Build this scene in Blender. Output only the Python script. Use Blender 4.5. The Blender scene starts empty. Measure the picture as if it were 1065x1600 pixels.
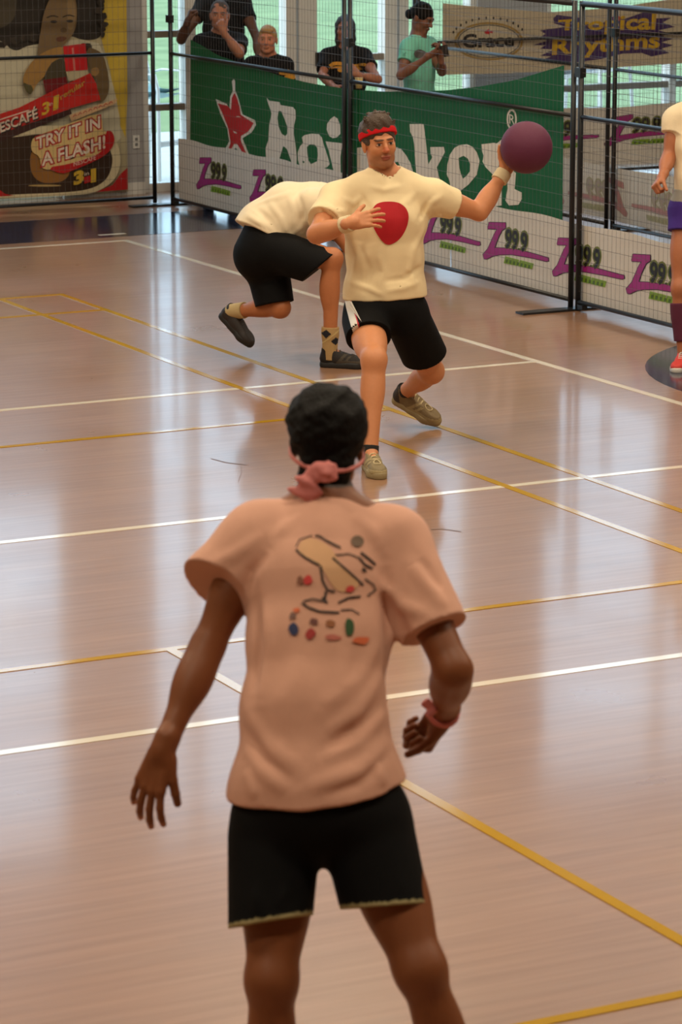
import bpy, bmesh, math, random
import numpy as np
from mathutils import Vector, Matrix
from mathutils.bvhtree import BVHTree
from mathutils.geometry import tessellate_polygon
random.seed(7)
np.random.seed(7)
scene = bpy.context.scene
COL = scene.collection

# ------------------------------------------------------------------ camera
W, H = 1065, 1600
CAM_H = 3.05
FPX = 4804.03
PITCH, ROLL, YAW = 0.218829, -0.0021522, 0.4708357
cF = np.array([math.sin(YAW)*math.cos(PITCH), math.cos(YAW)*math.cos(PITCH), -math.sin(PITCH)])
_R = np.array([math.cos(YAW), -math.sin(YAW), 0.0])
_U = np.cross(_R, cF)
cR = math.cos(ROLL)*_R + math.sin(ROLL)*_U
cU = -math.sin(ROLL)*_R + math.cos(ROLL)*_U
EYE = np.array([0, 0, CAM_H])
cd = bpy.data.cameras.new('camera')
cam = bpy.data.objects.new('camera', cd)
COL.objects.link(cam)
cam.matrix_world = Matrix(((cR[0], cU[0], -cF[0], 0), (cR[1], cU[1], -cF[1], 0),
                           (cR[2], cU[2], -cF[2], CAM_H), (0, 0, 0, 1)))
cd.sensor_fit = 'VERTICAL'
cd.sensor_height = 36.0
cd.sensor_width = 36.0
cd.lens = FPX/1600*36.0
cd.clip_end = 500
cd.dof.use_dof = True
cd.dof.focus_distance = 15.5
cd.dof.aperture_fstop = 7.1
scene.camera = cam

# ------------------------------------------------------------------ world, sun, exposure
scene.view_settings.view_transform = 'Standard'
scene.view_settings.look = 'None'
scene.view_settings.gamma = 1.0
scene.view_settings.use_curve_mapping = False
scene.view_settings.exposure = 0.0
wd = bpy.data.worlds.new('sky')
scene.world = wd
wd.use_nodes = True
bg = wd.node_tree.nodes['Background']
bg.inputs['Color'].default_value = (0.56, 0.77, 1.0, 1)
bg.inputs['Strength'].default_value = 3.6
sd = bpy.data.lights.new('sun', 'SUN')
sd.energy = 3.0
sd.angle = 0.02
sd.color = (1, 0.96, 0.88)
so = bpy.data.objects.new('sun', sd)
so.rotation_euler = Vector((0.62, -0.16, -0.76)).to_track_quat('-Z', 'Y').to_euler()
so.location = (-10, 40, 20)
COL.objects.link(so)
# gym lamps hanging under the ceiling (light only; housings are built with the room)
LAMP_SPOTS = [(x, y) for y in (4.4, 8.8, 13.0, 17.2) for x in (-0.5, 4.2, 8.7, 13.2)]
LAMP_POWER = 118
LAMP_Z = 6.6
for lx, ly in LAMP_SPOTS:
    ld = bpy.data.lights.new('gym_lamp', 'AREA')
    ld.shape = 'DISK'
    ld.size = 0.9
    ld.energy = LAMP_POWER
    ld.color = (1.0, 0.84, 0.62)
    lo = bpy.data.objects.new('gym_lamp', ld)
    lo.location = (lx, ly, LAMP_Z)
    COL.objects.link(lo)


# ------------------------------------------------------------------ pixel helpers
def ray(px, py):
    return cF*FPX + cR*(px - W/2) - cU*(py - H/2)


def at(px, py, d):
    return EYE + ray(px, py)*(d/FPX)


def onX(px, py, X):
    r = ray(px, py)
    return EYE + r*(X/r[0])


def onY(px, py, Y):
    r = ray(px, py)
    return EYE + r*(Y/r[1])


def onZ(px, py, Z=0.0):
    r = ray(px, py)
    return EYE + r*((Z - CAM_H)/r[2])


# ------------------------------------------------------------------ materials
def lin(c):
    return tuple(((v/255)/12.92 if v/255 <= 0.04045 else ((v/255 + 0.055)/1.055)**2.4) for v in c)


MATS = {}


def mat(name, rgb, rough=0.6, var=0.08, scale=30.0, bump=0.0, bscale=None, metal=0.0, spec=0.5, sheen=0.0, sss=0.0, stretch=None, trans=0.0, coat=0.0):
    """procedural principled material: noise-varied colour and noise bump"""
    if name in MATS:
        return MATS[name]
    m = bpy.data.materials.new(name)
    m.use_nodes = True
    nt = m.node_tree
    N, L = nt.nodes, nt.links
    b = N['Principled BSDF']
    c = lin(rgb)
    tc = N.new('ShaderNodeTexCoord')
    mp = N.new('ShaderNodeMapping')
    L.new(tc.outputs['Object'], mp.inputs['Vector'])
    if stretch:
        mp.inputs['Scale'].default_value = stretch
    nz = N.new('ShaderNodeTexNoise')
    nz.inputs['Scale'].default_value = scale
    nz.inputs['Detail'].default_value = 4
    L.new(mp.outputs['Vector'], nz.inputs['Vector'])
    mx = N.new('ShaderNodeMixRGB')
    mx.inputs['Color1'].default_value = tuple(v*(1 - var) for v in c) + (1,)
    mx.inputs['Color2'].default_value = tuple(min(1, v*(1 + var)) for v in c) + (1,)
    L.new(nz.outputs['Fac'], mx.inputs['Fac'])
    L.new(mx.outputs['Color'], b.inputs['Base Color'])
    b.inputs['Roughness'].default_value = rough
    b.inputs['Metallic'].default_value = metal
    b.inputs['Specular IOR Level'].default_value = spec
    if sheen:
        b.inputs['Sheen Weight'].default_value = sheen
    if coat:
        b.inputs['Coat Weight'].default_value = coat
    if sss:
        b.inputs['Subsurface Weight'].default_value = sss
        b.inputs['Subsurface Radius'].default_value = (0.02, 0.008, 0.004)
        b.inputs['Subsurface Scale'].default_value = 0.5
    if bump:
        n2 = N.new('ShaderNodeTexNoise')
        n2.inputs['Scale'].default_value = bscale or scale*4
        n2.inputs['Detail'].default_value = 3
        L.new(mp.outputs['Vector'], n2.inputs['Vector'])
        bp = N.new('ShaderNodeBump')
        bp.inputs['Strength'].default_value = bump
        bp.inputs['Distance'].default_value = 0.01
        L.new(n2.outputs['Fac'], bp.inputs['Height'])
        L.new(bp.outputs['Normal'], b.inputs['Normal'])
    if trans:
        out = N['Material Output']
        tr = N.new('ShaderNodeBsdfTranslucent')
        tr.inputs['Color'].default_value = c + (1,)
        ms = N.new('ShaderNodeMixShader')
        ms.inputs['Fac'].default_value = trans
        L.new(b.outputs[0], ms.inputs[1])
        L.new(tr.outputs[0], ms.inputs[2])
        L.new(ms.outputs[0], out.inputs['Surface'])
    MATS[name] = m
    return m


# ------------------------------------------------------------------ mesh helpers
def tag(o, label=None, cat=None, group=None, kind=None):
    if label: o['label'] = label
    if cat: o['category'] = cat
    if group: o['group'] = group
    if kind: o['kind'] = kind
    return o


def link(o, parent=None):
    COL.objects.link(o)
    if parent is not None:
        o.parent = parent
        o.matrix_parent_inverse = parent_inv(parent)
    return o


def parent_inv(p):
    m = Matrix.LocRotScale(p.location, p.rotation_euler, p.scale)
    if p.parent is not None:
        m = p.parent.matrix_parent_inverse and (parent_mat(p))
    return m.inverted()


def parent_mat(p):
    m = Matrix.LocRotScale(p.location, p.rotation_euler, p.scale)
    if p.parent is not None:
        m = parent_mat(p.parent) @ p.matrix_parent_inverse @ m
    return m


def empty(name, loc, label=None, cat=None, group=None, kind=None):
    o = bpy.data.objects.new(name, None)
    o.empty_display_size = 0.1
    o.location = Vector(loc)
    COL.objects.link(o)
    return tag(o, label, cat, group, kind)


class MB:
    """collects polygons in world coordinates; build() makes one mesh object"""
    def __init__(s):
        s.v, s.f = [], []

    def add(s, vs, fs):
        b = len(s.v)
        s.v.extend([tuple(map(float, q)) for q in vs])
        s.f.extend([tuple(i + b for i in f) for f in fs])
        return s

    def box(s, lo, hi):
        x0, y0, z0 = lo
        x1, y1, z1 = hi
        return s.add([(x0, y0, z0), (x1, y0, z0), (x1, y1, z0), (x0, y1, z0), (x0, y0, z1), (x1, y0, z1), (x1, y1, z1), (x0, y1, z1)],
                     [(3, 2, 1, 0), (4, 5, 6, 7), (0, 1, 5, 4), (1, 2, 6, 5), (2, 3, 7, 6), (3, 0, 4, 7)])

    def tube(s, pts, r, n=8, cap=True, r2=None):
        pts = [np.array(p, float) for p in pts]
        rs = r if hasattr(r, '__len__') else [r]*len(pts)
        rings = []
        ref = None
        for i, p in enumerate(pts):
            d = pts[min(i + 1, len(pts) - 1)] - pts[max(i - 1, 0)]
            d = d/(np.linalg.norm(d) + 1e-12)
            if ref is None:
                ref = np.array([0, 0, 1.0]) if abs(d[2]) < 0.9 else np.array([1.0, 0, 0])
            a = np.cross(d, ref); a /= np.linalg.norm(a)
            b = np.cross(a, d)
            ref = b
            rings.append([p + rs[i]*(a*math.cos(2*math.pi*k/n) + (r2/r if r2 else 1)*b*math.sin(2*math.pi*k/n)) for k in range(n)])
        vs = [q for R_ in rings for q in R_]
        fs = []
        for i in range(len(pts) - 1):
            for k in range(n):
                k2 = (k + 1) % n
                fs.append((i*n + k, i*n + k2, (i + 1)*n + k2, (i + 1)*n + k))
        if cap:
            fs.append(tuple(range(n))[::-1])
            fs.append(tuple((len(pts) - 1)*n + k for k in range(n)))
        return s.add(vs, fs)

    def build(s, name, m, parent=None, smooth=False, origin=None):
        me = bpy.data.meshes.new(name)
        v = np.array(s.v, float)
        if origin is None:
            origin = (np.zeros(3) if parent is not None else np.array([v[:, 0].mean(), v[:, 1].mean(), v[:, 2].min()]))
        origin = np.array(origin, float)
        me.from_pydata([tuple(q) for q in (v - origin)], [], s.f)
        me.update()
        if smooth:
            for p in me.polygons:
                p.use_smooth = True
        if m is not None:
            me.materials.append(m)
        o = bpy.data.objects.new(name, me)
        o.location = Vector(origin)
        return link(o, parent)


def fill2d(loops):
    """2-D loops (outline first, then holes) -> verts (N,2), triangles"""
    v = [(float(q[0]), float(q[1])) for lp in loops for q in lp]
    f = tessellate_polygon([[Vector((q[0], q[1], 0)) for q in lp] for lp in loops])
    return np.array(v), [tuple(t) for t in f]


def curve2mesh(cu):
    ob = bpy.data.objects.new('tmp', cu)
    me = ob.to_mesh()
    v = np.array([q.co[:2] for q in me.vertices]) if len(me.vertices) else np.zeros((0, 2))
    f = [tuple(p.vertices) for p in me.polygons]
    ob.to_mesh_clear()
    bpy.data.objects.remove(ob)
    bpy.data.curves.remove(cu)
    return v, f


def text2d(body, fat=0.0, shear=0.0, spacing=1.0):
    cu = bpy.data.curves.new('tmp', 'FONT')
    cu.body = body
    cu.fill_mode = 'FRONT'
    cu.resolution_u = 3
    cu.offset = fat
    cu.shear = shear
    cu.space_character = spacing
    return curve2mesh(cu)


def text_px(body, p0, p1, hpx, up=(0, -1), fat=0.0, shear=0.0, spacing=1.0, grow=1.0):
    """text set on the baseline p0 -> p1 (photo pixels), letter height hpx"""
    v, f = text2d(body, fat, shear, spacing)
    w0, _ = text2d(body, 0, shear, spacing)
    x0, x1 = w0[:, 0].min(), w0[:, 0].max()
    cap = 0.69
    p0, p1, up = np.array(p0, float), np.array(p1, float), np.array(up, float)
    t = (v[:, 0] - x0)/(x1 - x0)
    hh = hpx*(1 + (grow - 1)*t)
    out = p0 + t[:, None]*(p1 - p0) + (v[:, 1]/cap*hh)[:, None]*up
    return out, f


def subdiv(v3, f, maxlen):
    bm = bmesh.new()
    vs = [bm.verts.new(q) for q in v3]
    for q in f:
        try:
            bm.faces.new([vs[i] for i in q])
        except ValueError:
            pass
    bmesh.ops.triangulate(bm, faces=bm.faces[:])
    for _ in range(6):
        es = [e for e in bm.edges if e.calc_length() > maxlen]
        if not es:
            break
        bmesh.ops.subdivide_edges(bm, edges=es, cuts=1, use_grid_fill=False)
        bmesh.ops.triangulate(bm, faces=[q for q in bm.faces if len(q.verts) > 3])
    bm.verts.index_update()
    V = np.array([q.co[:] for q in bm.verts])
    Fc = [tuple(x.index for x in q.verts) for q in bm.faces]
    bm.free()
    return V, Fc


def ell(cx, cy, rx, ry, n=28, rot=0):
    c, s_ = math.cos(rot), math.sin(rot)
    return [(cx + rx*math.cos(a)*c - ry*math.sin(a)*s_, cy + rx*math.cos(a)*s_ + ry*math.sin(a)*c) for a in [2*math.pi*k/n for k in range(n)]]


def stroke(pts, w, closed=False):
    """2-D polyline with width -> list of quads as loops joined in one outline"""
    pts = [np.array(p, float) for p in pts]
    n = len(pts)
    ws = w if hasattr(w, '__len__') else [w]*n
    l, r = [], []
    for i in range(n):
        d = pts[min(i + 1, n - 1)] - pts[max(i - 1, 0)]
        d = d/(np.linalg.norm(d) + 1e-9)
        nn = np.array([-d[1], d[0]])*ws[i]/2
        l.append(tuple(pts[i] + nn)); r.append(tuple(pts[i] - nn))
    return l + r[::-1]


def smooth_loop(pts, it=2):
    """Chaikin rounding of a closed loop"""
    for _ in range(it):
        q = []
        for i in range(len(pts)):
            a, b = np.array(pts[i], float), np.array(pts[(i + 1) % len(pts)], float)
            q += [tuple(a*.75 + b*.25), tuple(a*.25 + b*.75)]
        pts = q
    return pts


def decal(name, loops_or_mesh, proj, m, parent, maxlen=25):
    """flat print: photo-space outline carried onto a surface by proj(px,py)->xyz"""
    if isinstance(loops_or_mesh, tuple):
        v, f = loops_or_mesh
    else:
        v, f = fill2d(loops_or_mesh)
    if maxlen:
        v, f = subdiv([(q[0], q[1], 0) for q in v], f, maxlen)
    v3 = np.array([proj(q[0], q[1]) for q in v])
    mb = MB()
    mb.add(v3, f)
    return mb.build(name, m, parent)


PI = math.pi


def blotch(cx, cy, rx, ry, seed):
    rs = np.random.RandomState(int(seed))
    return smooth_loop([(cx + rx*(1 + rs.uniform(-.35, .35))*math.cos(a), cy + ry*(1 + rs.uniform(-.35, .35))*math.sin(a)) for a in [2*PI*k/9 for k in range(9)]], 2)



# ================================================================== THE SETTING
WALL_Y = 24.3
# ---- floor -------------------------------------------------------
def wood_material():
    m = bpy.data.materials.new('gym_floor_wood')
    m.use_nodes = True
    N, L = m.node_tree.nodes, m.node_tree.links
    b = N['Principled BSDF']
    tc = N.new('ShaderNodeTexCoord')
    mp = N.new('ShaderNodeMapping')
    mp.inputs['Scale'].default_value = (0.55, 11.0, 1)
    L.new(tc.outputs['Object'], mp.inputs['Vector'])
    n1 = N.new('ShaderNodeTexNoise')
    n1.inputs['Scale'].default_value = 2.6
    n1.inputs['Detail'].default_value = 6
    L.new(mp.outputs['Vector'], n1.inputs['Vector'])
    r1 = N.new('ShaderNodeValToRGB')
    e = r1.color_ramp.elements
    e[0].position, e[0].color = 0.3, lin((142, 105, 80)) + (1,)
    e[1].position, e[1].color = 0.72, lin((160, 123, 97)) + (1,)
    L.new(n1.outputs['Fac'], r1.inputs['Fac'])
    # narrow strips
    br = N.new('ShaderNodeTexBrick')
    br.inputs['Scale'].default_value = 1.0
    br.inputs['Brick Width'].default_value = 1.1
    br.inputs['Row Height'].default_value = 0.057
    br.inputs['Mortar Size'].default_value = 0.0
    br.inputs['Color1'].default_value = (0.96, 0.96, 0.96, 1)
    br.inputs['Color2'].default_value = (1.03, 1.02, 1.01, 1)
    L.new(tc.outputs['Object'], br.inputs['Vector'])
    mul = N.new('ShaderNodeMixRGB')
    mul.blend_type = 'MULTIPLY'
    mul.inputs['Fac'].default_value = 1
    L.new(r1.outputs['Color'], mul.inputs['Color1'])
    L.new(br.outputs['Color'], mul.inputs['Color2'])
    L.new(mul.outputs['Color'], b.inputs['Base Color'])
    n3 = N.new('ShaderNodeTexNoise')
    n3.inputs['Scale'].default_value = 1.3
    n3.inputs['Detail'].default_value = 5
    L.new(tc.outputs['Object'], n3.inputs['Vector'])
    mr = N.new('ShaderNodeMapRange')
    mr.inputs['From Min'].default_value = 0.3
    mr.inputs['From Max'].default_value = 0.7
    mr.inputs['To Min'].default_value = 0.27
    mr.inputs['To Max'].default_value = 0.36
    L.new(n3.outputs['Fac'], mr.inputs['Value'])
    L.new(mr.outputs['Result'], b.inputs['Roughness'])
    b.inputs['Specular IOR Level'].default_value = 0.65
    b.inputs['Coat Weight'].default_value = 0.42
    b.inputs['Coat Roughness'].default_value = 0.1
    b.inputs['Coat IOR'].default_value = 1.45
    # faint waviness of the boards
    n2 = N.new('ShaderNodeTexNoise')
    n2.inputs['Scale'].default_value = 3.2
    n2.inputs['Detail'].default_value = 5
    L.new(mp.outputs['Vector'], n2.inputs['Vector'])
    bp = N.new('ShaderNodeBump')
    bp.inputs['Strength'].default_value = 0.03
    bp.inputs['Distance'].default_value = 0.01
    L.new(n2.outputs['Fac'], bp.inputs['Height'])
    L.new(bp.outputs['Normal'], b.inputs['Normal'])
    return m


floor = MB().box((-6, -6, -0.2), (24, WALL_Y + 0.12, 0)).build('floor', wood_material(), origin=(0, 0, 0))
tag(floor, kind='structure')
M_white_line = mat('court_paint_white', (222, 214, 200), 0.11, 0.05, 8, spec=0.8)
M_yellow_line = mat('court_paint_yellow', (184, 144, 36), 0.11, 0.07, 8, spec=0.8)
M_navy = mat('court_paint_navy', (36, 42, 64), 0.14, 0.08, 6, spec=0.8)
LZ = 0.0015


def court_strip(x0, y0, x1, y1, w, m, z=LZ, name='court_line'):
    if x0 == x1:
        MB().box((x0 - w/2, min(y0, y1), -0.001), (x0 + w/2, max(y0, y1), z)).build(name, m, floor)
    else:
        MB().box((min(x0, x1), y0 - w/2, -0.001), (max(x0, x1), y0 + w/2, z)).build(name, m, floor)


VB = 12.36          # centre line of the volleyball court
for yy in (21.43, 15.31, VB, 9.41, VB - 9.0):
    court_strip(0.0, yy, 9.08 + 0.025, yy, 0.05, M_white_line)
court_strip(9.08, 21.43 + .025, 9.08, VB - 9.0, 0.05, M_white_line, LZ + .0003)
for xx in (7.61, 7.17):
    court_strip(xx, 19.08 + .02, xx, 5.66, 0.042, M_yellow_line, LZ + .0006)
for yy in (19.08, 18.32, 14.36, 10.38, 6.5, 5.66):
    court_strip(1.5, yy, 7.61 + .021, yy, 0.042, M_yellow_line, LZ + .0009)
court_strip(4.55, 10.38, 4.55, 5.66, 0.042, M_yellow_line, LZ + .0012)
court_strip(4.55, 19.08, 4.55, 14.36, 0.042, M_yellow_line, LZ + .0012)
# navy run-off band behind the base line, navy circle by the fence
MB().box((-1, 21.66, -0.001), (10.72, 22.9, LZ - .0004)).build('painted_band', M_navy, floor)
MB().box((9.02, 21.78, -.001), (9.24, 21.84, LZ + .0004)).build('floor_mark', M_white_line, floor)
mb = MB()
cc = [(10.89 + 1.6*math.cos(a), 14.0 + 1.6*math.sin(a)) for a in [2*math.pi*k/64 for k in range(64)]]
mb.add([(x, y, LZ + .0004) for x, y in cc] + [(x, y, -.001) for x, y in cc],
       [tuple(range(64))] + [(k, 64 + k, 64 + (k + 1) % 64, (k + 1) % 64) for k in range(64)])
mb.build('painted_circle', M_navy, floor)

# scuff marks: thin dark rubber streaks
M_scuff = mat('rubber_scuff', (134, 100, 76), 0.3)
for pts in ([(588, 806), (612, 803), (632, 812), (640, 826)], [(600, 822), (640, 829), (690, 826), (720, 830)], [(372, 752), (378, 735), (374, 722)],
            [(330, 716), (352, 722), (385, 726)]):
    loop = stroke(pts, 1.0)
    decal('scuff_mark', [loop], lambda x, y: onZ(x, y, 0.002), M_scuff, floor, None)

# ---- outside -----------------------------------------------------
def lawn_material():
    m = bpy.data.materials.new('lawn_grass')
    m.use_nodes = True
    N, L = m.node_tree.nodes, m.node_tree.links
    b = N['Principled BSDF']
    tc = N.new('ShaderNodeTexCoord')
    n1 = N.new('ShaderNodeTexNoise')
    n1.inputs['Scale'].default_value = 1.4
    n1.inputs['Detail'].default_value = 8
    L.new(tc.outputs['Object'], n1.inputs['Vector'])
    r1 = N.new('ShaderNodeValToRGB')
    e = r1.color_ramp.elements
    e[0].position, e[0].color = 0.35, lin((92, 112, 66)) + (1,)
    e[1].position, e[1].color = 0.7, lin((122, 140, 92)) + (1,)
    L.new(n1.outputs['Fac'], r1.inputs['Fac'])
    L.new(r1.outputs['Color'], b.inputs['Base Color'])
    b.inputs['Roughness'].default_value = 0.9
    return m


lawn = MB().box((-30, 29.6, -0.6), (60, 120, -0.12)).build('lawn', lawn_material(), origin=(0, 40, 0))
tag(lawn, kind='structure')
M_conc = mat('pale_concrete', (176, 176, 172), 0.8, 0.08, 3, bump=0.2)
terrace = MB().box((-30, WALL_Y + 0.12, -0.5), (60, 29.6, -0.05)).build('terrace', M_conc, origin=(0, 27, 0))
tag(terrace, kind='structure')

# ---- back wall with full-height glazing ---------------------------
M_wall = mat('wall_plaster', (170, 165, 158), 0.8, 0.06, 4, bump=0.1)
M_pier = mat('grey_cladding', (158, 156, 158), 0.55, 0.05, 6)
M_alu = mat('white_aluminium', (214, 213, 210), 0.4, 0.04, 10)
M_sill = mat('bronze_rail', (132, 122, 110), 0.45, 0.05, 10)
WIN_TOP = 5.9
CEIL = 7.4


def glass_material():
    m = bpy.data.materials.new('window_glass')
    m.use_nodes = True
    N, L = m.node_tree.nodes, m.node_tree.links
    for n in list(N):
        N.remove(n)
    out = N.new('ShaderNodeOutputMaterial')
    tr = N.new('ShaderNodeBsdfTransparent')
    tr.inputs['Color'].default_value = (0.93, 0.97, 0.96, 1)
    gl = N.new('ShaderNodeBsdfGlossy')
    gl.inputs['Roughness'].default_value = 0.03
    ms = N.new('ShaderNodeMixShader')
    ms.inputs['Fac'].default_value = 0.06
    L.new(tr.outputs[0], ms.inputs[1])
    L.new(gl.outputs[0], ms.inputs[2])
    L.new(ms.outputs[0], out.inputs['Surface'])
    return m


M_glass = glass_material()
# solid piers (x spans); openings between them hold the windows
piers = [(-6, 3.4), (5.6, 6.2), (9.69, 10.44), (13.70, 14.42), (18.6, 19.3), (21.5, 24)]
wb = MB()
for a, b_ in piers:
    wb.box((a, WALL_Y - 0.10, 0), (b_, WALL_Y + 0.12, WIN_TOP))
wb.box((-6, WALL_Y - 0.10, WIN_TOP), (24, WALL_Y + 0.12, CEIL))
wall_back = wb.build('wall_back', M_pier, origin=(9, WALL_Y, 0))
tag(wall_back, kind='structure')
bb = MB()
for a, b_ in piers:
    bb.box((a, WALL_Y - 0.125, 0), (b_, WALL_Y - 0.10, 0.1))
tag(bb.build('baseboard_back', M_alu, origin=(9, WALL_Y, 0)), kind='structure')
# window bays: (x0, x1, mullions (x, half width), transom heights)
bays = [(3.4, 5.6, [(4.5, .04)], [0.72, 2.6]),
        (6.2, 9.69, [(7.35, .05), (8.5, .05)], [0.72, 2.6, 3.9]),
        (10.44, 13.70, [(10.90, .05), (11.86, .05), (12.02, .09), (12.84, .06), (12.97, .045)], [0.72, 1.34, 2.6]),
        (14.42, 18.6, [(15.8, .035), (17.2, .05)], [0.72, 2.6]),
        (19.3, 21.5, [(20.4, .05)], [0.72, 2.6])]
for bi, (x0, x1, mul, trs) in enumerate(bays):
    w = empty('window_%d' % (bi + 1), ((x0 + x1)/2, WALL_Y, 0), kind='structure')
    y0, y1 = WALL_Y - 0.05, WALL_Y + 0.05
    MB().box((x0, y0, 0.0), (x1, y1, 0.075)).build('bottom_rail', M_alu, w)
    MB().box((x0, y0, WIN_TOP - .06), (x1, y1, WIN_TOP)).build('top_rail', M_alu, w)
    edges = [x0] + [q[0] for q in mul] + [x1]
    halves = [0.0] + [q[1] for q in mul] + [0.0]
    for xm, hw in [(x0 + .03, .03)] + mul + [(x1 - .03, .03)]:
        MB().box((xm - hw, y0 - .02, 0.0), (xm + hw, y1 + .02, WIN_TOP)).build('mullion', M_alu, w)
    for i in range(len(edges) - 1):
        a, b_ = edges[i] + halves[i], edges[i + 1] - halves[i + 1]
        if b_ - a < 0.05:
            continue
        zs = [0.075] + (trs if not (bi == 2 and i >= 2) else [1.08, 2.6]) + [WIN_TOP - .06]
        if bi == 2 and i == 1:
            zs = [0.075, 0.72, 2.6, WIN_TOP - .06]
        for k in range(len(zs) - 1):
            MB().box((a, WALL_Y - .004, zs[k]), (b_, WALL_Y + .004, zs[k + 1])).build('pane', M_glass, w)
            if k:
                MB().box((a, y0, zs[k] - .028), (b_, y1, zs[k] + .028)).build('transom', M_sill if zs[k] < 2 else M_alu, w)
    if bi == 2:
        MB().box((12.09, y0 - .05, 1.02), (12.17, y0 - .02, 1.14)).build('door_lock', mat('black_hardware', (24, 24, 26), .4), w)

# ---- the other walls of the hall (behind and beside the camera) ----
M_hall = mat('hall_paint', (128, 118, 104), .8, .05, 3)
tag(MB().box((-6.2, -6.2, 0), (-6, WALL_Y + .12, CEIL)).build('wall_left', M_hall, origin=(-6, 9, 0)), kind='structure')
tag(MB().box((24, -6.2, 0), (24.2, WALL_Y + .12, CEIL)).build('wall_right', M_hall, origin=(24, 9, 0)), kind='structure')
tag(MB().box((-6, -6.2, 0), (24, -6, CEIL)).build('wall_rear', M_hall, origin=(9, -6, 0)), kind='structure')

# ---- ceiling with lamps -------------------------------------------
ceil_o = MB().box((-6, -6, CEIL), (24, WALL_Y + 0.12, CEIL + .2)).build('ceiling', mat('ceiling_panel', (186, 180, 168), .8, .05, 3), origin=(9, 9, CEIL))
tag(ceil_o, kind='structure')
M_house = mat('lamp_housing', (120, 122, 124), .4, .05, 20, metal=.6)
for k, (lx, ly) in enumerate(LAMP_SPOTS):
    mb = MB()
    mb.tube([(lx, ly, LAMP_Z + .02), (lx, ly, LAMP_Z + .1), (lx, ly, LAMP_Z + .3), (lx, ly, LAMP_Z + .42)], [.48, .46, .22, .12], 20)
    mb.tube([(lx, ly, LAMP_Z + .42), (lx, ly, CEIL)], .02, 8)
    mb.build('lamp_housing', M_house, ceil_o)

# ---- electric outlet plate on the pier beside the poster -----------
p = onY(198, 223, WALL_Y - .1)
sw = empty('wall_socket', (10.355, WALL_Y - .1, 0.39), 'white wall socket plate on the grey pier beside the coffee poster', 'socket')
MB().box((10.335, WALL_Y - .112, .39), (10.395, WALL_Y - .1, .50)).build('plate', M_alu, sw)
for dz in (.41, .455):
    MB().box((10.352, WALL_Y - .114, dz), (10.378, WALL_Y - .112, dz + .025)).build('outlet', mat('socket_grey', (120, 120, 120), .5), sw)

# ================================================================== FENCES
M_fence = mat('fence_black_steel', (26, 29, 33), 0.38, 0.15, 30, spec=0.5)
M_wire = mat('fence_wire', (98, 90, 86), 0.4, 0.1, 30, metal=.3)
FENCE_H = 1.98
PL = 3.22


def wire_mesh_data(L):
    mb = MB()
    def sq(p, q, r):
        mb.tube([p, q], r, 4, cap=False)
    n = int(round((L - .06)/.05))
    for i in range(1, n):
        x = .05 + (L - .1)*i/n
        sq((x, 0, .05), (x, 0, FENCE_H - .02), .0010)
    z = .13
    while z < FENCE_H - .05:
        sq((.05, -.004, z), (L - .05, -.004, z), .0013)
        z += .1
    return mb


def fence_panel(origin, ang, L, label):
    """steel frame panel: posts, three rails, welded wire grid; runs from origin along ang"""
    root = empty('wire_fence', origin, label, 'fence')
    c, s_ = math.cos(ang), math.sin(ang)
    def tr(mb):
        mb.v = [(origin[0] + x*c - y*s_, origin[1] + x*s_ + y*c, z) for x, y, z in mb.v]
        return mb
    for x in (.046, L - .046):
        tr(MB().tube([(x, 0, .0145), (x, 0, FENCE_H)], .018, 12)).build('post', M_fence, root, True)
    for z in (.06, 1.25, FENCE_H - .018):
        tr(MB().tube([(.05, 0, z), (L - .05, 0, z)], .014 if z < 1.9 else .019, 10)).build('rail', M_fence, root, True)
    tr(MB().box((.0, -.022, 1.5), (.068, .022, 1.56))).build('clamp', M_fence, root)
    w = tr(wire_mesh_data(L)).build('wire_grid', M_wire, root)
    w['kind'] = 'stuff'
    return root


def fence_foot(x, y, along_x, label, half=.41, shift=0.0):
    root = empty('fence_stand', (x, y, 0), label, 'stand')
    a, b_ = (half, .05) if along_x else (.05, half)
    MB().box((x + shift - a, y - b_, 0.001), (x + shift + a, y + b_, .014)).build('base_plate', M_fence, root)
    c0 = (x, y - .1) if along_x else (x, y - .07)
    MB().box((c0[0] - .02, c0[1] - .03, .014), (c0[0] + .02, c0[1] + .03, .045)).build('socket_block', M_fence, root)
    return root


FX = 10.3
FY = 23.42
PI = math.pi
ys = [23.34 - PL*k for k in range(5)]
lab1 = ['black wire fence panel carrying the green banner beside the window corner',
        'black wire fence panel carrying the lettered end of the green banner',
        'black wire fence panel beside the player in purple shorts',
        'black wire fence panel running past the navy painted circle']
for k in range(4):
    fence_panel((FX, ys[k], 0), -PI/2, PL, lab1[k])
labf = ['flat steel foot under the fence corner by the coffee poster', 'flat steel foot under the fence joint behind the crouching player',
        'flat steel foot under the fence joint at the end of the green banner', 'flat steel foot under the fence joint past the navy circle']
for k in range(4):
    fence_foot(FX, ys[k], True, labf[k], *((.30, -.06) if k == 0 else (.41, 0.0)))
fence_panel((FX - .06 - PL, FY, 0), 0, PL, 'black wire fence panel standing before the coffee poster')
fence_panel((FX - .06 - 2*PL - .02, FY, 0), 0, PL, 'black wire fence panel next along from the coffee poster')
FX2 = 12.58
lab2 = ['black wire fence panel of the far enclosure next to the glass doors', 'black wire fence panel of the far enclosure with a banner seen from its back',
        'black wire fence panel of the far enclosure nearer the painted circle']
ys2 = [23.36 - PL*k for k in range(4)]
for k in range(3):
    fence_panel((FX2, ys2[k], 0), -PI/2, PL, lab2[k])
fence_foot(FX2, ys2[1], True, 'flat steel foot under the far enclosure fence behind a pale banner')
fence_foot(FX2, ys2[2], True, 'flat steel foot under the far enclosure fence beyond the pale banner')
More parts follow.
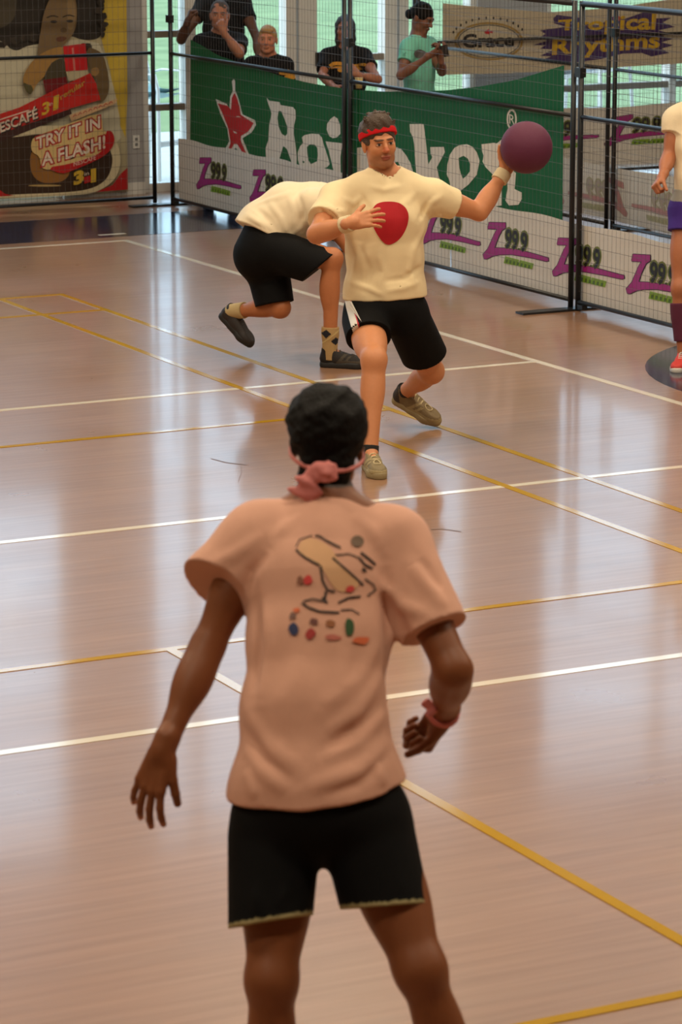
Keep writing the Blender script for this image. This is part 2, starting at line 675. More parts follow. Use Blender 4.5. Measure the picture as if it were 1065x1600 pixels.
lab3 = ['black wire fence panel in front of the tan and purple banners', 'black wire fence panel of the far enclosure past the purple lettering']
for k in range(2):
    fence_panel((FX2 + .05 + (PL + .02)*k, FY, 0), 0, PL, lab3[k])
fence_foot(FX2 + .06 + PL, FY, False, 'flat steel foot under the far enclosure fence under purple lettering')

# ================================================================== BANNERS
M_green = mat('banner_green_vinyl', (14, 94, 52), 0.5, 0.1, 2.5, bump=.15, bscale=6, spec=.22)
M_bwhite = mat('banner_white_vinyl', (226, 222, 214), 0.4, 0.05, 3, bump=.15, bscale=6, spec=.4, trans=.12)
M_ink_white = mat('ink_white', (222, 216, 204), 0.5, 0.04, 8)
M_ink_red = mat('ink_red', (186, 26, 36), 0.5, 0.06, 8)
M_ink_black = mat('ink_black', (22, 22, 22), 0.5, 0.1, 8)
M_ink_mag = mat('ink_magenta', (160, 32, 128), 0.45, 0.08, 8)
M_ink_lime = mat('ink_lime', (128, 168, 38), 0.5, 0.08, 8)


def ripple(s, z, amp=.006):
    return amp*(math.sin(s*5.1 + z*1.7) + .6*math.sin(s*11.3 - z*2.2 + 1.0))


def banner_grid(name, top, bot, mapf, m, label, cat='banner', nz=10, thick=.0015, amp=.006):
    """sheet between two edge polylines given as (s, z) lists sampled at the same s"""
    n = len(top)
    vs, fs = [], []
    for side in (0, 1):
        for i in range(n):
            for k in range(nz + 1):
                t = k/nz
                s = top[i][0]*t + bot[i][0]*(1 - t)
                z = top[i][1]*t + bot[i][1]*(1 - t)
                vs.append(mapf(s, z, ripple(s, z, amp) - side*thick))
    Nn = n*(nz + 1)
    for i in range(n - 1):
        for k in range(nz):
            a = i*(nz + 1) + k
            q = (a, a + 1, a + nz + 2, a + nz + 1)
            fs.append(q)
            fs.append(tuple(Nn + j for j in q[::-1]))
    mb = MB()
    mb.add(vs, fs)
    o = mb.build(name, m, None, True)
    tag(o, label, cat)
    return o


def interp_edge(pts, n):
    pts = sorted(pts)
    xs = np.linspace(pts[0][0], pts[-1][0], n)
    return [(x, float(np.interp(x, [p[0] for p in pts], [p[1] for p in pts]))) for x in xs]


# ---- green banner on the court fence (s = -Y) ----------------------
def mapF1(off):
    return lambda s, z, d=0.0: (FX + off - d, -s, z)


def projF1(off):
    def f(px, py):
        q = onX(px, py, FX + off)
        return (FX + off - ripple(-q[1], q[2]) - .0022, q[1], q[2])
    return f


def sz1(pts):
    return [(-onX(x, y, FX + .044)[1], onX(x, y, FX + .044)[2]) for x, y in pts]


top = sz1([(297, 62), (318, 74), (345, 88), (400, 107), (450, 122), (500, 133), (550, 140), (600, 143), (650, 143), (700, 141), (750, 135), (800, 126), (840, 115), (880, 102)])
bot = sz1([(297, 236), (880, 352)])
N_ = 60
te = interp_edge(top, N_)
be = interp_edge(bot, N_)
green = banner_grid('sponsor_banner', te, be, mapF1(.044), M_green, 'large green cloth banner with a red star and white lettering on the fence', nz=14)
PF = projF1(.044)
z1 = lambda pts: [(320 + x/4.4375, 110 + y/4.4375) for x, y in pts]
z2 = lambda pts: [(620 + x/4.4375, 160 + y/4.4375) for x, y in pts]
decal('star_border', [z1([(205, 60), (215, 75), (217, 140), (240, 195), (255, 250), (268, 305), (345, 345), (352, 378), (325, 430), (268, 470), (312, 590), (262, 585), (222, 535), (190, 568), (130, 560), (172, 490), (155, 400), (108, 300), (78, 198), (155, 233), (172, 262), (178, 185), (198, 140), (190, 75)])], PF, M_ink_white, green)
def lift(f, d):
    return lambda x, y: (lambda q: (q[0] - d, q[1], q[2]))(f(x, y))
decal('red_star', [z1([(212, 155), (226, 180), (248, 250), (255, 305), (290, 330), (338, 365), (318, 402), (300, 425), (258, 455), (256, 480), (298, 588), (278, 585), (232, 508), (210, 508), (178, 562), (158, 560), (184, 500), (165, 400), (125, 300), (92, 228), (160, 245), (186, 272), (192, 190)])], lift(PF, .0015), M_ink_red, green)
letters = {
    'letter_h': [z1([(425, 190), (445, 210), (520, 220), (525, 240), (615, 255), (632, 275), (635, 330), (622, 380), (620, 440), (635, 530), (642, 600), (640, 668), (590, 658), (510, 632), (425, 612), (420, 540), (440, 480), (445, 380), (462, 300), (445, 250), (430, 215)]),
                 z1([(512, 280), (530, 285), (548, 330), (570, 390), (568, 440), (555, 455), (530, 440), (510, 390), (503, 330)]),
                 z1([(540, 525), (565, 545), (590, 610), (603, 645), (583, 650), (545, 630), (512, 620), (525, 570)])],
    'letter_e': [z1([(680, 465), (700, 448), (745, 438), (790, 442), (810, 465), (825, 520), (850, 590), (868, 650), (850, 670), (800, 690), (720, 682), (665, 667), (652, 620), (650, 570), (665, 530), (690, 500), (685, 480)]),
                 z1([(715, 530), (735, 512), (765, 515), (782, 540), (785, 590), (780, 630), (740, 650), (725, 625), (718, 580)])],
    'letter_i': [z1([(835, 492), (950, 505), (948, 540), (938, 600), (940, 722), (900, 715), (885, 660), (860, 560)])],
    'letter_i_dot': [z1([(870, 335), (895, 318), (920, 335), (937, 380), (938, 440), (915, 465), (885, 470), (860, 455), (842, 410), (845, 370)])],
    'letter_n': [[(557, 231), (580, 228), (600, 240), (605, 300), (588, 300), (584, 256), (577, 253), (577, 300), (557, 296)]],
    'letter_e_middle': [z2([(-40, 325), (0, 310), (30, 322), (65, 365), (95, 420), (110, 475), (60, 600), (-50, 640), (-66, 540), (-66, 420)]),
                        z2([(-20, 420), (10, 410), (38, 470), (20, 540), (-20, 540)])],
    'letter_k': [z2([(88, 150), (180, 150), (190, 230), (210, 430), (240, 380), (228, 360), (225, 310), (330, 308), (338, 345), (300, 410), (275, 450), (285, 490), (330, 640), (230, 640), (205, 520), (205, 620), (140, 600), (130, 480), (118, 290), (110, 240), (92, 205)])],
    'letter_e_last': [z2([(440, 295), (490, 290), (530, 310), (560, 350), (578, 405), (560, 500), (500, 570), (440, 615), (470, 680), (400, 670), (380, 620), (368, 540), (350, 500), (355, 430), (375, 360), (405, 315)]),
                      z2([(432, 385), (465, 370), (495, 390), (512, 430), (508, 480), (485, 510), (460, 530), (445, 490), (435, 440)])],
    'letter_n_last': [z2([(590, 290), (670, 280), (690, 285), (720, 258), (760, 262), (800, 300), (815, 400), (805, 480), (820, 490), (815, 560), (810, 600), (830, 610), (865, 625), (865, 670), (840, 710), (770, 715), (745, 680), (760, 600), (755, 480), (730, 420), (700, 440), (720, 600), (720, 715), (650, 725), (660, 600), (665, 500), (620, 450), (598, 410), (605, 370), (595, 340)])],
    'registered_mark': [ell(620 + 790/4.4375, 160 + 118/4.4375, 8.2, 16.5), ell(620 + 790/4.4375, 160 + 118/4.4375, 5.6, 13)]}
for nm, loops in letters.items():
    decal(nm, loops, PF, M_ink_white, green)
decal('registered_letter', text_px('R', (794, 193), (802.5, 195), 15), PF, M_ink_white, green)

# ---- white radio-station banners ------------------------------------
z3 = lambda pts: [(730 + x/6.656, 330 + y/6.656) for x, y in pts]
_o = onX(730 + 185/6.656, 330 + 125/6.656, FX)       # anchor: top corner of the Z


def to_sz(v):
    out = []
    for x, y in v:
        q = onX(x, y, FX)
        out.append((-(q[1] - _o[1]), q[2]))
    return np.array(out)


Zpoly = z3([(195, 120), (360, 126), (360, 180), (322, 205), (294, 260), (270, 320), (250, 385), (330, 388), (480, 403), (600, 433), (740, 473), (812, 492), (814, 520), (790, 527), (640, 492), (560, 477), (420, 453), (300, 457), (230, 472), (170, 502), (145, 497), (136, 455), (185, 395), (218, 315), (246, 245), (276, 190), (183, 187)])
LOGO = []
zf = fill2d([Zpoly])
for dx, dy in ((1.1, .9), (-.9, -.6), (.9, -.9), (-.3, 1.0)):
    LOGO.append(('logo_shadow', (to_sz(zf[0] + np.array([dx, dy])), zf[1]), 'black', .0010 + .0002*len(LOGO)))
LOGO.append(('logo_letter', (to_sz(zf[0]), zf[1]), 'mag', .0026))
for bodyfat, key, d in ((.10, 'lime2', .0022), (.03, 'black', .0032)):
    for ch, u0, u1 in (('9', 0, .27), ('9', .31, .58), ('.', .62, .68), ('9', .73, 1.0)):
        pa = np.array((783.5, 387.5)); pb = np.array((817, 394.5))
        if ch == '.':
            q_ = pa + (pb - pa)*.65
            r_ = 1.2 if key == 'black' else 2.2
            tv, tf = fill2d([ell(q_[0], q_[1] - 2, r_, r_, 8)])
        else:
            tv, tf = text_px(ch, tuple(pa + (pb - pa)*u0), tuple(pa + (pb - pa)*u1), 29, up=(.06, -1), fat=bodyfat)
        LOGO.append(('frequency_digit', (to_sz(tv), tf), key, d))
bx_ = fill2d([z3([(360, 473), (505, 510), (490, 575), (345, 545)])])
LOGO.append(('lime_strip', (to_sz(bx_[0]), bx_[1]), 'lime', .0026))
bx_ = fill2d([z3([(512, 512), (652, 550), (636, 610), (497, 577)])])
LOGO.append(('lime_strip', (to_sz(bx_[0]), bx_[1]), 'lime', .0026))
for k_ in range(7):     # the strip's small lettering is too blurred to read: dark flecks
    x_ = 372 + k_*38
    y_ = 500 + (x_ - 360)*.26
    bx_ = fill2d([z3([(x_, y_), (x_ + 20, y_ + 5), (x_ + 14, y_ + 40), (x_ - 6, y_ + 35)])])
    LOGO.append(('strip_fleck', (to_sz(bx_[0]), bx_[1]), 'dlime', .0032))
inks = {'black': M_ink_black, 'mag': M_ink_mag, 'lime': M_ink_lime, 'lime2': mat('ink_olive', (112, 124, 52), .5), 'dlime': mat('ink_dark_lime', (74, 104, 30), .5)}
faint = {'black': mat('show_through_grey', (176, 164, 156), .5), 'mag': mat('show_through_pink', (190, 140, 140), .5), 'lime': mat('show_through_green', (176, 174, 140), .5),
         'lime2': mat('show_through_olive', (170, 168, 138), .5), 'dlime': mat('show_through_moss', (160, 160, 128), .5)}


def radio_banner(mapf, s0, s1, zlo, zhi, spots, label, ink, sign=1, zshift=0.0, amp=.004):
    n = 50
    tp = [(s0 + (s1 - s0)*i/(n - 1), zhi + .008*math.sin(i*.7)) for i in range(n)]
    bt = [(s0 + (s1 - s0)*i/(n - 1), zlo + .008*math.sin(i*.5 + 1)) for i in range(n)]
    b = banner_grid('radio_banner', tp, bt, mapf, M_bwhite, label, nz=5, amp=amp)
    for sp in spots:
        for nm, (v, f), key, d in LOGO:
            vv = []
            for s, z in v:
                S = sp + sign*s
                vv.append((S, z + zshift))
            vv3, ff = subdiv([(a, c_, 0) for a, c_ in vv], f, .13)
            mb = MB()
            mb.add([mapf(a[0], a[1], ripple(a[0], a[1], amp) + d) for a in vv3], ff)
            mb.build(nm, ink[key], b)
    return b


# court fence: two lengths
spots1 = [-22.82, -21.80, -20.86, -19.92, -18.98]
radio_banner(mapF1(.030), -23.22, -18.62, .055, .56, spots1, 'white radio banner low on the fence under the red star', inks)
radio_banner(mapF1(.030), -18.60, -13.2, .055, .56, [-18.08, -17.16, -16.27, -15.38, -14.5], 'white radio banner low on the fence beside the player in purple shorts', inks)
# far enclosure, back of a banner seen through the fence
radio_banner(lambda s, z, d=0.0: (FX2 + .036 - d, -s, z), -23.2, -13.8, .085, .50, [-20.0 + .93*k for k in range(-3, 6)],
             'pale radio banner seen from behind with faint reversed print', faint, sign=-1, zshift=-.045, amp=.008)
# far enclosure, facing the court
radio_banner(lambda s, z, d=0.0: (s, FY + .04 - d, z), 12.75, 18.9, .10, .62, [13.72 + .93*k for k in range(6)],
             'white radio banner low on the far fence under the tan banner', inks, zshift=.085)

# ---- tan food banner on the far enclosure ---------------------------
M_tan = mat('banner_tan_vinyl', (208, 196, 172), 0.5, 0.06, 3, spec=.3, trans=.15)
GY = FY + .05


def projG(px, py, d=.002):
    q = onY(px, py, GY)
    return (q[0], GY - ripple(q[0], q[2], .004) - d, q[2])


def xz(pts):
    return [(onY(x, y, GY)[0], onY(x, y, GY)[2]) for x, y in pts]


te = interp_edge(xz([(692, 5), (760, 12), (860, 19), (960, 12), (1065, -4), (1200, -22)]), 40)
be = interp_edge(xz([(692, 117), (800, 114), (900, 109), (1065, 99), (1200, 88)]), 40)
tan = banner_grid('food_banner', te, be, lambda s, z, d=0.0: (s, GY - d, z), M_tan, 'long tan banner with an oval crest and purple brush lettering on far fence', nz=6, amp=.004)
M_gold = mat('ink_gold', (164, 134, 70), .5)
M_purple = mat('ink_purple', (62, 40, 98), .5, .08)
M_ink_yel = mat('ink_yellow', (206, 168, 36), .5)
pg = lambda d: (lambda x, y: projG(x, y, d))
decal('crest_ring', [ell(763, 64.5, 54, 30), ell(763, 64.5, 50, 27)], pg(.002), M_gold, tan)
decal('crest_line', [ell(763, 64.5, 49, 26), ell(763, 64.5, 47.6, 24.8)], pg(.002), M_ink_black, tan)
decal('crest_word', text_px('Grace', (723, 74), (801, 72), 20, fat=.035), pg(.002), M_ink_black, tan)
for k in range(13):
    a = math.radians(200 + k*11)
    cx, cy = 763 + 59*math.cos(a), 62 + 34*math.sin(a)
    decal('crest_arc_letter', [ell(cx, cy, 1.5, 2.4, 8)], pg(.002), M_ink_black, tan, None)
decal('crest_bird', [[(756, 50), (760, 47), (763, 45), (764, 48), (770, 49), (769, 52), (764, 51), (765, 54), (761, 53), (758, 53)]], pg(.002), M_ink_red, tan, None)
z5 = lambda pts: [(830 + x/4.532, y/4.532) for x, y in pts]
decal('purple_splash', [z5([(155, 130), (180, 105), (380, 130), (370, 170), (480, 180), (560, 120), (610, 110), (650, 135), (820, 78), (880, 78), (880, 130), (990, 125), (930, 160), (1015, 190), (900, 215), (960, 230), (930, 260), (1000, 275), (920, 300), (1005, 320), (920, 345), (975, 375), (850, 400), (780, 375), (640, 380), (480, 420), (330, 440), (60, 430), (140, 400), (60, 395), (160, 350), (60, 345), (100, 320), (10, 320), (110, 290), (60, 265), (100, 240), (60, 215), (240, 190), (160, 165)])], pg(.002), M_purple, tan)
decal('brush_word', text_px('Tropical', z5([(190, 212)])[0], z5([(870, 205)])[0], 15, up=(.08, -1), fat=.03, grow=1.7), pg(.004), M_ink_yel, tan)
decal('brush_word', text_px('Rhythms', z5([(150, 385)])[0], z5([(900, 335)])[0], 24, up=(.05, -1), fat=.03), pg(.004), M_ink_yel, tan)
decal('red_berry', [ell(*z5([(600, 130)])[0], 6, 4.5, 14)], pg(.004), mat('ink_orange', (196, 84, 40), .5), tan)

# ---- coffee poster on the glazing ------------------------------------
PY = WALL_Y - .16


def pp(d):
    def f(x, y):
        q = onY(x, y, PY - d)
        return (q[0], PY - d, q[2])
    return f


M_poster = mat('poster_vinyl', (176, 166, 134), .45, .06, 6, spec=.4)
pc = [onY(-330, 322, PY), onY(200, 296, PY), onY(196, -175, PY), onY(-330, -175, PY)]
x0, x1 = pc[0][0], pc[1][0]
poster = MB()
vs = [(x0, PY, .035), (x1, PY, .03), (x1 - .01, PY, 2.55), (x0, PY, 2.55)]
vs += [(a, PY + .003, c_) for a, b_, c_ in vs]
poster.add(vs, [(0, 1, 2, 3), (7, 6, 5, 4), (0, 4, 5, 1), (1, 5, 6, 2), (2, 6, 7, 3), (3, 7, 4, 0)])
poster = poster.build('coffee_poster', M_poster, origin=((x0 + x1)/2, PY, 0))
tag(poster, 'tall coffee advertising poster with a curly haired woman and a red mug', 'poster')
K = 5.0714
q6 = lambda pts: [(x/K, 110 + y/K) for x, y in pts]
q7 = lambda pts: [(x/K, y/K) for x, y in pts]
def ink(n, c):
    return mat('poster_ink_' + n, c, .5, .1, 25, spec=.4)
_d = [.001]
def lay(name, loops, c, inkname, rnd=2):
    _d[0] += .0006
    loops = [smooth_loop(l, rnd) if rnd else l for l in loops]
    return decal(name, loops, pp(_d[0]), ink(inkname, c), poster, None)
def ptext(body, p0, p1, h, c, inkname, **k):
    _d[0] += .0006
    return decal('poster_lettering', text_px(body, p0, p1, h, **k), pp(_d[0]), ink(inkname, c), poster, None)

lay('yellow_field', [[(153, -175), (196, -175), (199, 150), (196, 215), (185, 190), (172, 110), (158, 60), (154, 0)]], (196, 168, 62), 'yellow', 0)
lay('white_blouse', [[(-300, 58), (0, 60), (60, 66), (150, 60), (165, 90), (186, 170), (190, 230), (120, 240), (-300, 240)]], (196, 190, 166), 'cream', 1)
lay('curly_hair', [[(-300, -170), (100, -175), (150, -172), (160, -20), (160, 30), (159, 55), (150, 62), (128, 63), (110, 55), (90, 62), (66, 68), (40, 72), (28, 80), (14, 76), (8, 64), (-40, 60), (-300, 60)]], (44, 38, 32), 'hair', 2)
lay('hair_shine', [[(-290, -100), (-60, -120), (20, -60), (28, 0), (20, 40), (-30, 50), (-280, 40)]], (74, 66, 52), 'hairlight', 2)
rs_ = np.random.RandomState(2)
for k in range(70):
    t_ = k/69
    if t_ < .62:
        cx_, cy_ = -60 + 200*t_/.62, 66 + 8*math.sin(t_*14)
    else:
        cx_, cy_ = 158 + rs_.uniform(-3, 4), 55 - 190*(t_ - .62)/.38
    if 62 < cx_ < 122:
        continue
    lay('hair_curl', [blotch(cx_, cy_, rs_.uniform(4, 9), rs_.uniform(4, 8), k)], (44, 38, 32) if k % 3 else (58, 50, 42), 'hair' if k % 3 else 'haircurl', 0)
lay('face', [[(68, 20), (80, -8), (95, -22), (112, -18), (120, 5), (120, 35), (116, 50), (108, 62), (99, 72), (86, 80), (66, 88), (58, 88), (60, 70), (64, 45)]], (118, 96, 66), 'skin', 2)
lay('face_shade', [[(108, -10), (118, 5), (118, 38), (112, 48), (104, 44), (106, 25), (104, 5)]], (136, 112, 76), 'skinlight', 2)
for ex, ey in ((84, 34), (109, 33)):
    lay('eye', [ell(ex, ey, 5.5, 2.2, 12)], (38, 30, 26), 'eye', 0)
    lay('eyebrow', [[(ex - 12, ey - 7), (ex - 2, ey - 11), (ex + 8, ey - 8), (ex + 7, ey - 6.5), (ex - 2, ey - 9), (ex - 11, ey - 5)]], (52, 42, 32), 'brow', 1)
lay('nose', [[(94, 45), (100, 42), (105, 46), (103, 51), (95, 51)]], (92, 72, 48), 'nose', 2)
lay('mouth', [[(86, 60), (96, 56), (106, 59), (99, 65), (90, 65)]], (98, 62, 46), 'lips', 2)
lay('forearm', [[(62, 85), (80, 76), (99, 72), (102, 82), (88, 95), (78, 108), (69, 120), (58, 130), (52, 142), (47, 149), (40, 142), (35, 128), (38, 114), (48, 98)]], (160, 122, 66), 'arm', 2)
lay('forearm_shade', [[(52, 142), (47, 149), (40, 142), (35, 128), (44, 132), (50, 134)]], (84, 78, 46), 'armshade', 1)
lay('dark_sleeve', [[(78, 100), (90, 92), (102, 92), (104, 121), (84, 124), (66, 126)]], (70, 62, 44), 'sleeve', 1)
lay('other_arm', [[(134, 72), (152, 78), (162, 86), (168, 110), (172, 140), (162, 160), (152, 158), (150, 120), (140, 112)]], (104, 84, 54), 'armdark', 2)
lay('fist', [[(141, 108), (152, 104), (156, 112), (150, 120), (142, 117)]], (150, 116, 70), 'fist', 2)
lay('red_mug', [[(98.5, 72), (133.5, 68), (137, 109), (103, 112)]], (196, 28, 34), 'red', 0)
lay('mug_stripe', [[(112, 75), (115, 74.5), (118, 110), (115, 110.5)]], (206, 120, 110), 'pink', 0)
lay('mug_base', [[(103, 112), (137, 109), (139, 121), (107, 127)]], (186, 176, 146), 'mugbase', 0)
lay('dark_red_packet', [[(67, 125), (103, 120), (106, 132), (72, 150)]], (112, 18, 24), 'darkred', 0)
lay('cup_rim', [[(-190, 262), (-120, 222), (-30, 206), (60, 196), (130, 196), (176, 208), (188, 235), (188, 262), (178, 284), (150, 301), (120, 305), (-80, 314), (-150, 300)]], (206, 194, 160), 'rim', 2)
lay('coffee', [[(-168, 266), (-120, 236), (-40, 222), (40, 212), (110, 204), (158, 212), (176, 240), (175, 262), (166, 282), (142, 296), (100, 301), (40, 303), (-60, 308), (-130, 298)]], (52, 34, 20), 'coffee', 2)
lay('coffee_glow', [[(48, 232), (75, 226), (112, 258), (104, 284), (64, 288), (46, 268)]], (140, 96, 44), 'coffeeglow', 2)
lay('coffee_glint', [ell(70, 290, 26, 1.6, 16)], (176, 150, 96), 'glint', 0)
lay('corner_red', [[(-330, 300), (-120, 312), (-330, 321)]], (170, 26, 28), 'corner', 0)
lay('corner_red', [[(8, 303), (0, 297), (-30, 296), (-80, 312), (22, 305.6)]], (170, 26, 28), 'corner', 0)
lay('corner_red', [[(150, 300), (176, 289), (188, 272), (199, 262), (199.5, 296)]], (170, 26, 28), 'corner', 0)
lay('coffee_pack', [[(-330, 292), (-60, 204), (0, 178), (30, 168), (100, 133), (141, 114), (150, 130), (157, 156), (115, 168), (60, 188), (0, 209), (-60, 230), (-330, 330)]], (186, 34, 28), 'packred', 0)
lay('pack_shadow', [[(-330, 330), (-60, 230), (0, 209), (60, 188), (110, 170), (112, 178), (80, 190), (0, 222), (-60, 244), (-330, 338)]], (58, 30, 26), 'packdark', 0)
lay('pack_line', [stroke([(-60, 208), (0, 187), (46, 172)], 1.6)], (222, 206, 190), 'paper', 0)
ptext('NESCAFÉ', (-12, 214), (60, 185.5), 14.5, (34, 28, 26), 'shadow', up=(-.12, -1), fat=.05)
ptext('NESCAFÉ', (-13, 212.5), (59, 184), 14.5, (226, 214, 198), 'paper', up=(-.12, -1), fat=.02)
ptext('3', (66, 180), (76, 176), 18, (206, 170, 52), 'gold', up=(.05, -1), fat=.03)
ptext('in', (77, 166), (82, 164), 6, (222, 206, 190), 'paper')
ptext('1', (85, 171), (89, 169.5), 20, (206, 170, 52), 'gold', up=(.05, -1), fat=.05)
ptext('regular', (95, 156), (133, 132), 8, (186, 142, 58), 'oldgold', up=(-.2, -1), fat=.02)
lay('speech_strip', [[(108, 180), (140, 168), (184, 154), (180, 162), (150, 174), (112, 190)]], (206, 170, 130), 'strip', 0)
for k in range(8):
    lay('strip_scribble', [stroke([(114 + k*8, 183 - k*2.9), (117 + k*8, 179 - k*2.9), (120 + k*8, 181 - k*2.9)], 1.3)], (176, 60, 50), 'scribble', 0)
lay('speech_burst', [[(48, 226), (52, 214), (100, 196), (152, 176), (160, 186), (160, 202), (166, 206), (167, 232), (150, 246), (110, 260), (76, 266), (64, 262), (62, 244), (50, 238)]], (208, 180, 122), 'burst', 1)
lay('speech_swoosh', [[(165, 204), (174, 204), (179, 214), (178, 226), (168, 240), (150, 251), (110, 268), (96, 272), (72, 262), (110, 256), (150, 243), (163, 232)]], (176, 26, 28), 'red2', 1)
for body, a, b_, hh in (('TRY IT IN', (57, 233), (156, 199.5), 18), ('A FLASH!', (66, 259), (164, 231), 19)):
    ptext(body, a, b_, hh, (172, 34, 34), 'outline', up=(-.02, -1), fat=.10)
    ptext(body, a, b_, hh, (228, 210, 192), 'paper', up=(-.02, -1), fat=.022)
ptext('NESCAFÉ', (115, 260), (150, 249), 6.5, (226, 190, 180), 'paper2')
ptext('3', (117, 288), (129, 284), 18, (196, 160, 46), 'gold', fat=.06)
ptext('in', (132, 275), (139, 273), 6, (222, 206, 190), 'paper')
lay('red_bar', [[(131, 277), (141, 274), (142, 284), (132, 287)]], (168, 28, 26), 'red2', 0)
ptext('1', (144, 284), (148, 283), 19, (206, 176, 60), 'gold', fat=.05)

# ================================================================== OUTSIDE FURNITURE
M_plastic = mat('white_plastic', (226, 228, 230), .35, .03, 10)
M_mesh_blue = mat('pale_blue_sling', (150, 186, 190), .6, .06, 20)


def garden_chair(x, y, rz, label, back_m, hs=.86, hb=.30):
    root = empty('garden_chair', (x, y, -.05), label, 'chair')
    c, s_ = math.cos(rz), math.sin(rz)
    def tr(mb):
        zz_ = lambda d: d*hs/.43 if d <= .43 else hs + (d - .43)*hb/.55
        mb.v = [(x + a*c - b_*s_, y + a*s_ + b_*c, zz_(d) - .05) for a, b_, d in mb.v]
        return mb
    for sx in (-1, 1):
        tr(MB().tube([(sx*.25, -.24, 0), (sx*.23, -.22, .42), (sx*.25, -.2, .64), (sx*.25, .1, .65), (sx*.22, .2, .6)], .017, 8)).build('arm_frame', M_plastic, root, True)
        tr(MB().tube([(sx*.24, .27, 0), (sx*.21, .2, .42), (sx*.2, .27, .98)], .017, 8)).build('back_leg', M_plastic, root, True)
    tr(MB().tube([(-.235, -.23, .18), (.235, -.23, .18)], .014, 8)).build('foot_rail', M_plastic, root, True)
    tr(MB().tube([(-.225, .235, .18), (.225, .235, .18)], .014, 8)).build('foot_rail', M_plastic, root, True)
    g = MB()
    n = 8
    vs, fs = [], []
    for i in range(n + 1):
        for j in range(n + 1):
            u = -1 + 2*i/n
            vs.append((u*.22, -.24 + .45*j/n, .43 - .03*math.sin(PI*j/n) - .01*(1 - u*u)))
    for i in range(n):
        for j in range(n):
            a = i*(n + 1) + j
            fs.append((a, a + 1, a + n + 2, a + n + 1))
    g.add(vs, fs)
    g.add([(a, b_, d - .02) for a, b_, d in vs], [f[::-1] for f in fs])
    tr(g).build('seat', back_m, root, True)
    g = MB()
    vs, fs = [], []
    for i in range(n + 1):
        for j in range(n + 1):
            u = -1 + 2*i/n
            t = j/n
            vs.append((u*.21*(1 - .25*max(0, t - .6)), .2 + .07*t - .03*(1 - u*u), .46 + (.52 - .08*u*u*t)*t))
    for i in range(n):
        for j in range(n):
            a = i*(n + 1) + j
            fs.append((a, a + 1, a + n + 2, a + n + 1))
    g.add(vs, fs)
    g.add([(a, b_ + .015, d) for a, b_, d in vs], [f[::-1] for f in fs])
    tr(g).build('backrest', back_m, root, True)
    return root


q_ = onZ(243, 283, -.05)
garden_chair(q_[0], q_[1], .5, 'tall white chair with pale blue back outside window beside the coffee poster', M_mesh_blue)
for k, (cx, cy, rz) in enumerate([(15.35, 25.6, 2.6), (16.1, 26.0, 3.4), (15.9, 27.4, 3.0)]):
    garden_chair(cx, cy, rz, ['tall white plastic chair outside close under the purple lettered banner', 'tall white plastic chair outside turned towards the lawn', 'tall white plastic chair farther out on the pale terrace'][k], M_plastic)

# ================================================================== ORGANIC SURFACES (signed distance -> mesh)
def V3(*a):
    return np.array(a if len(a) == 3 else a[0], float)


def nrm(v):
    v = np.array(v, float)
    return v/(np.linalg.norm(v) + 1e-12)


def smin(a, b, k):
    if k <= 0:
        return np.minimum(a, b)
    h = np.clip(k - np.abs(a - b), 0, None)/k
    return np.minimum(a, b) - h*h*k*0.25


FAR = 0.4


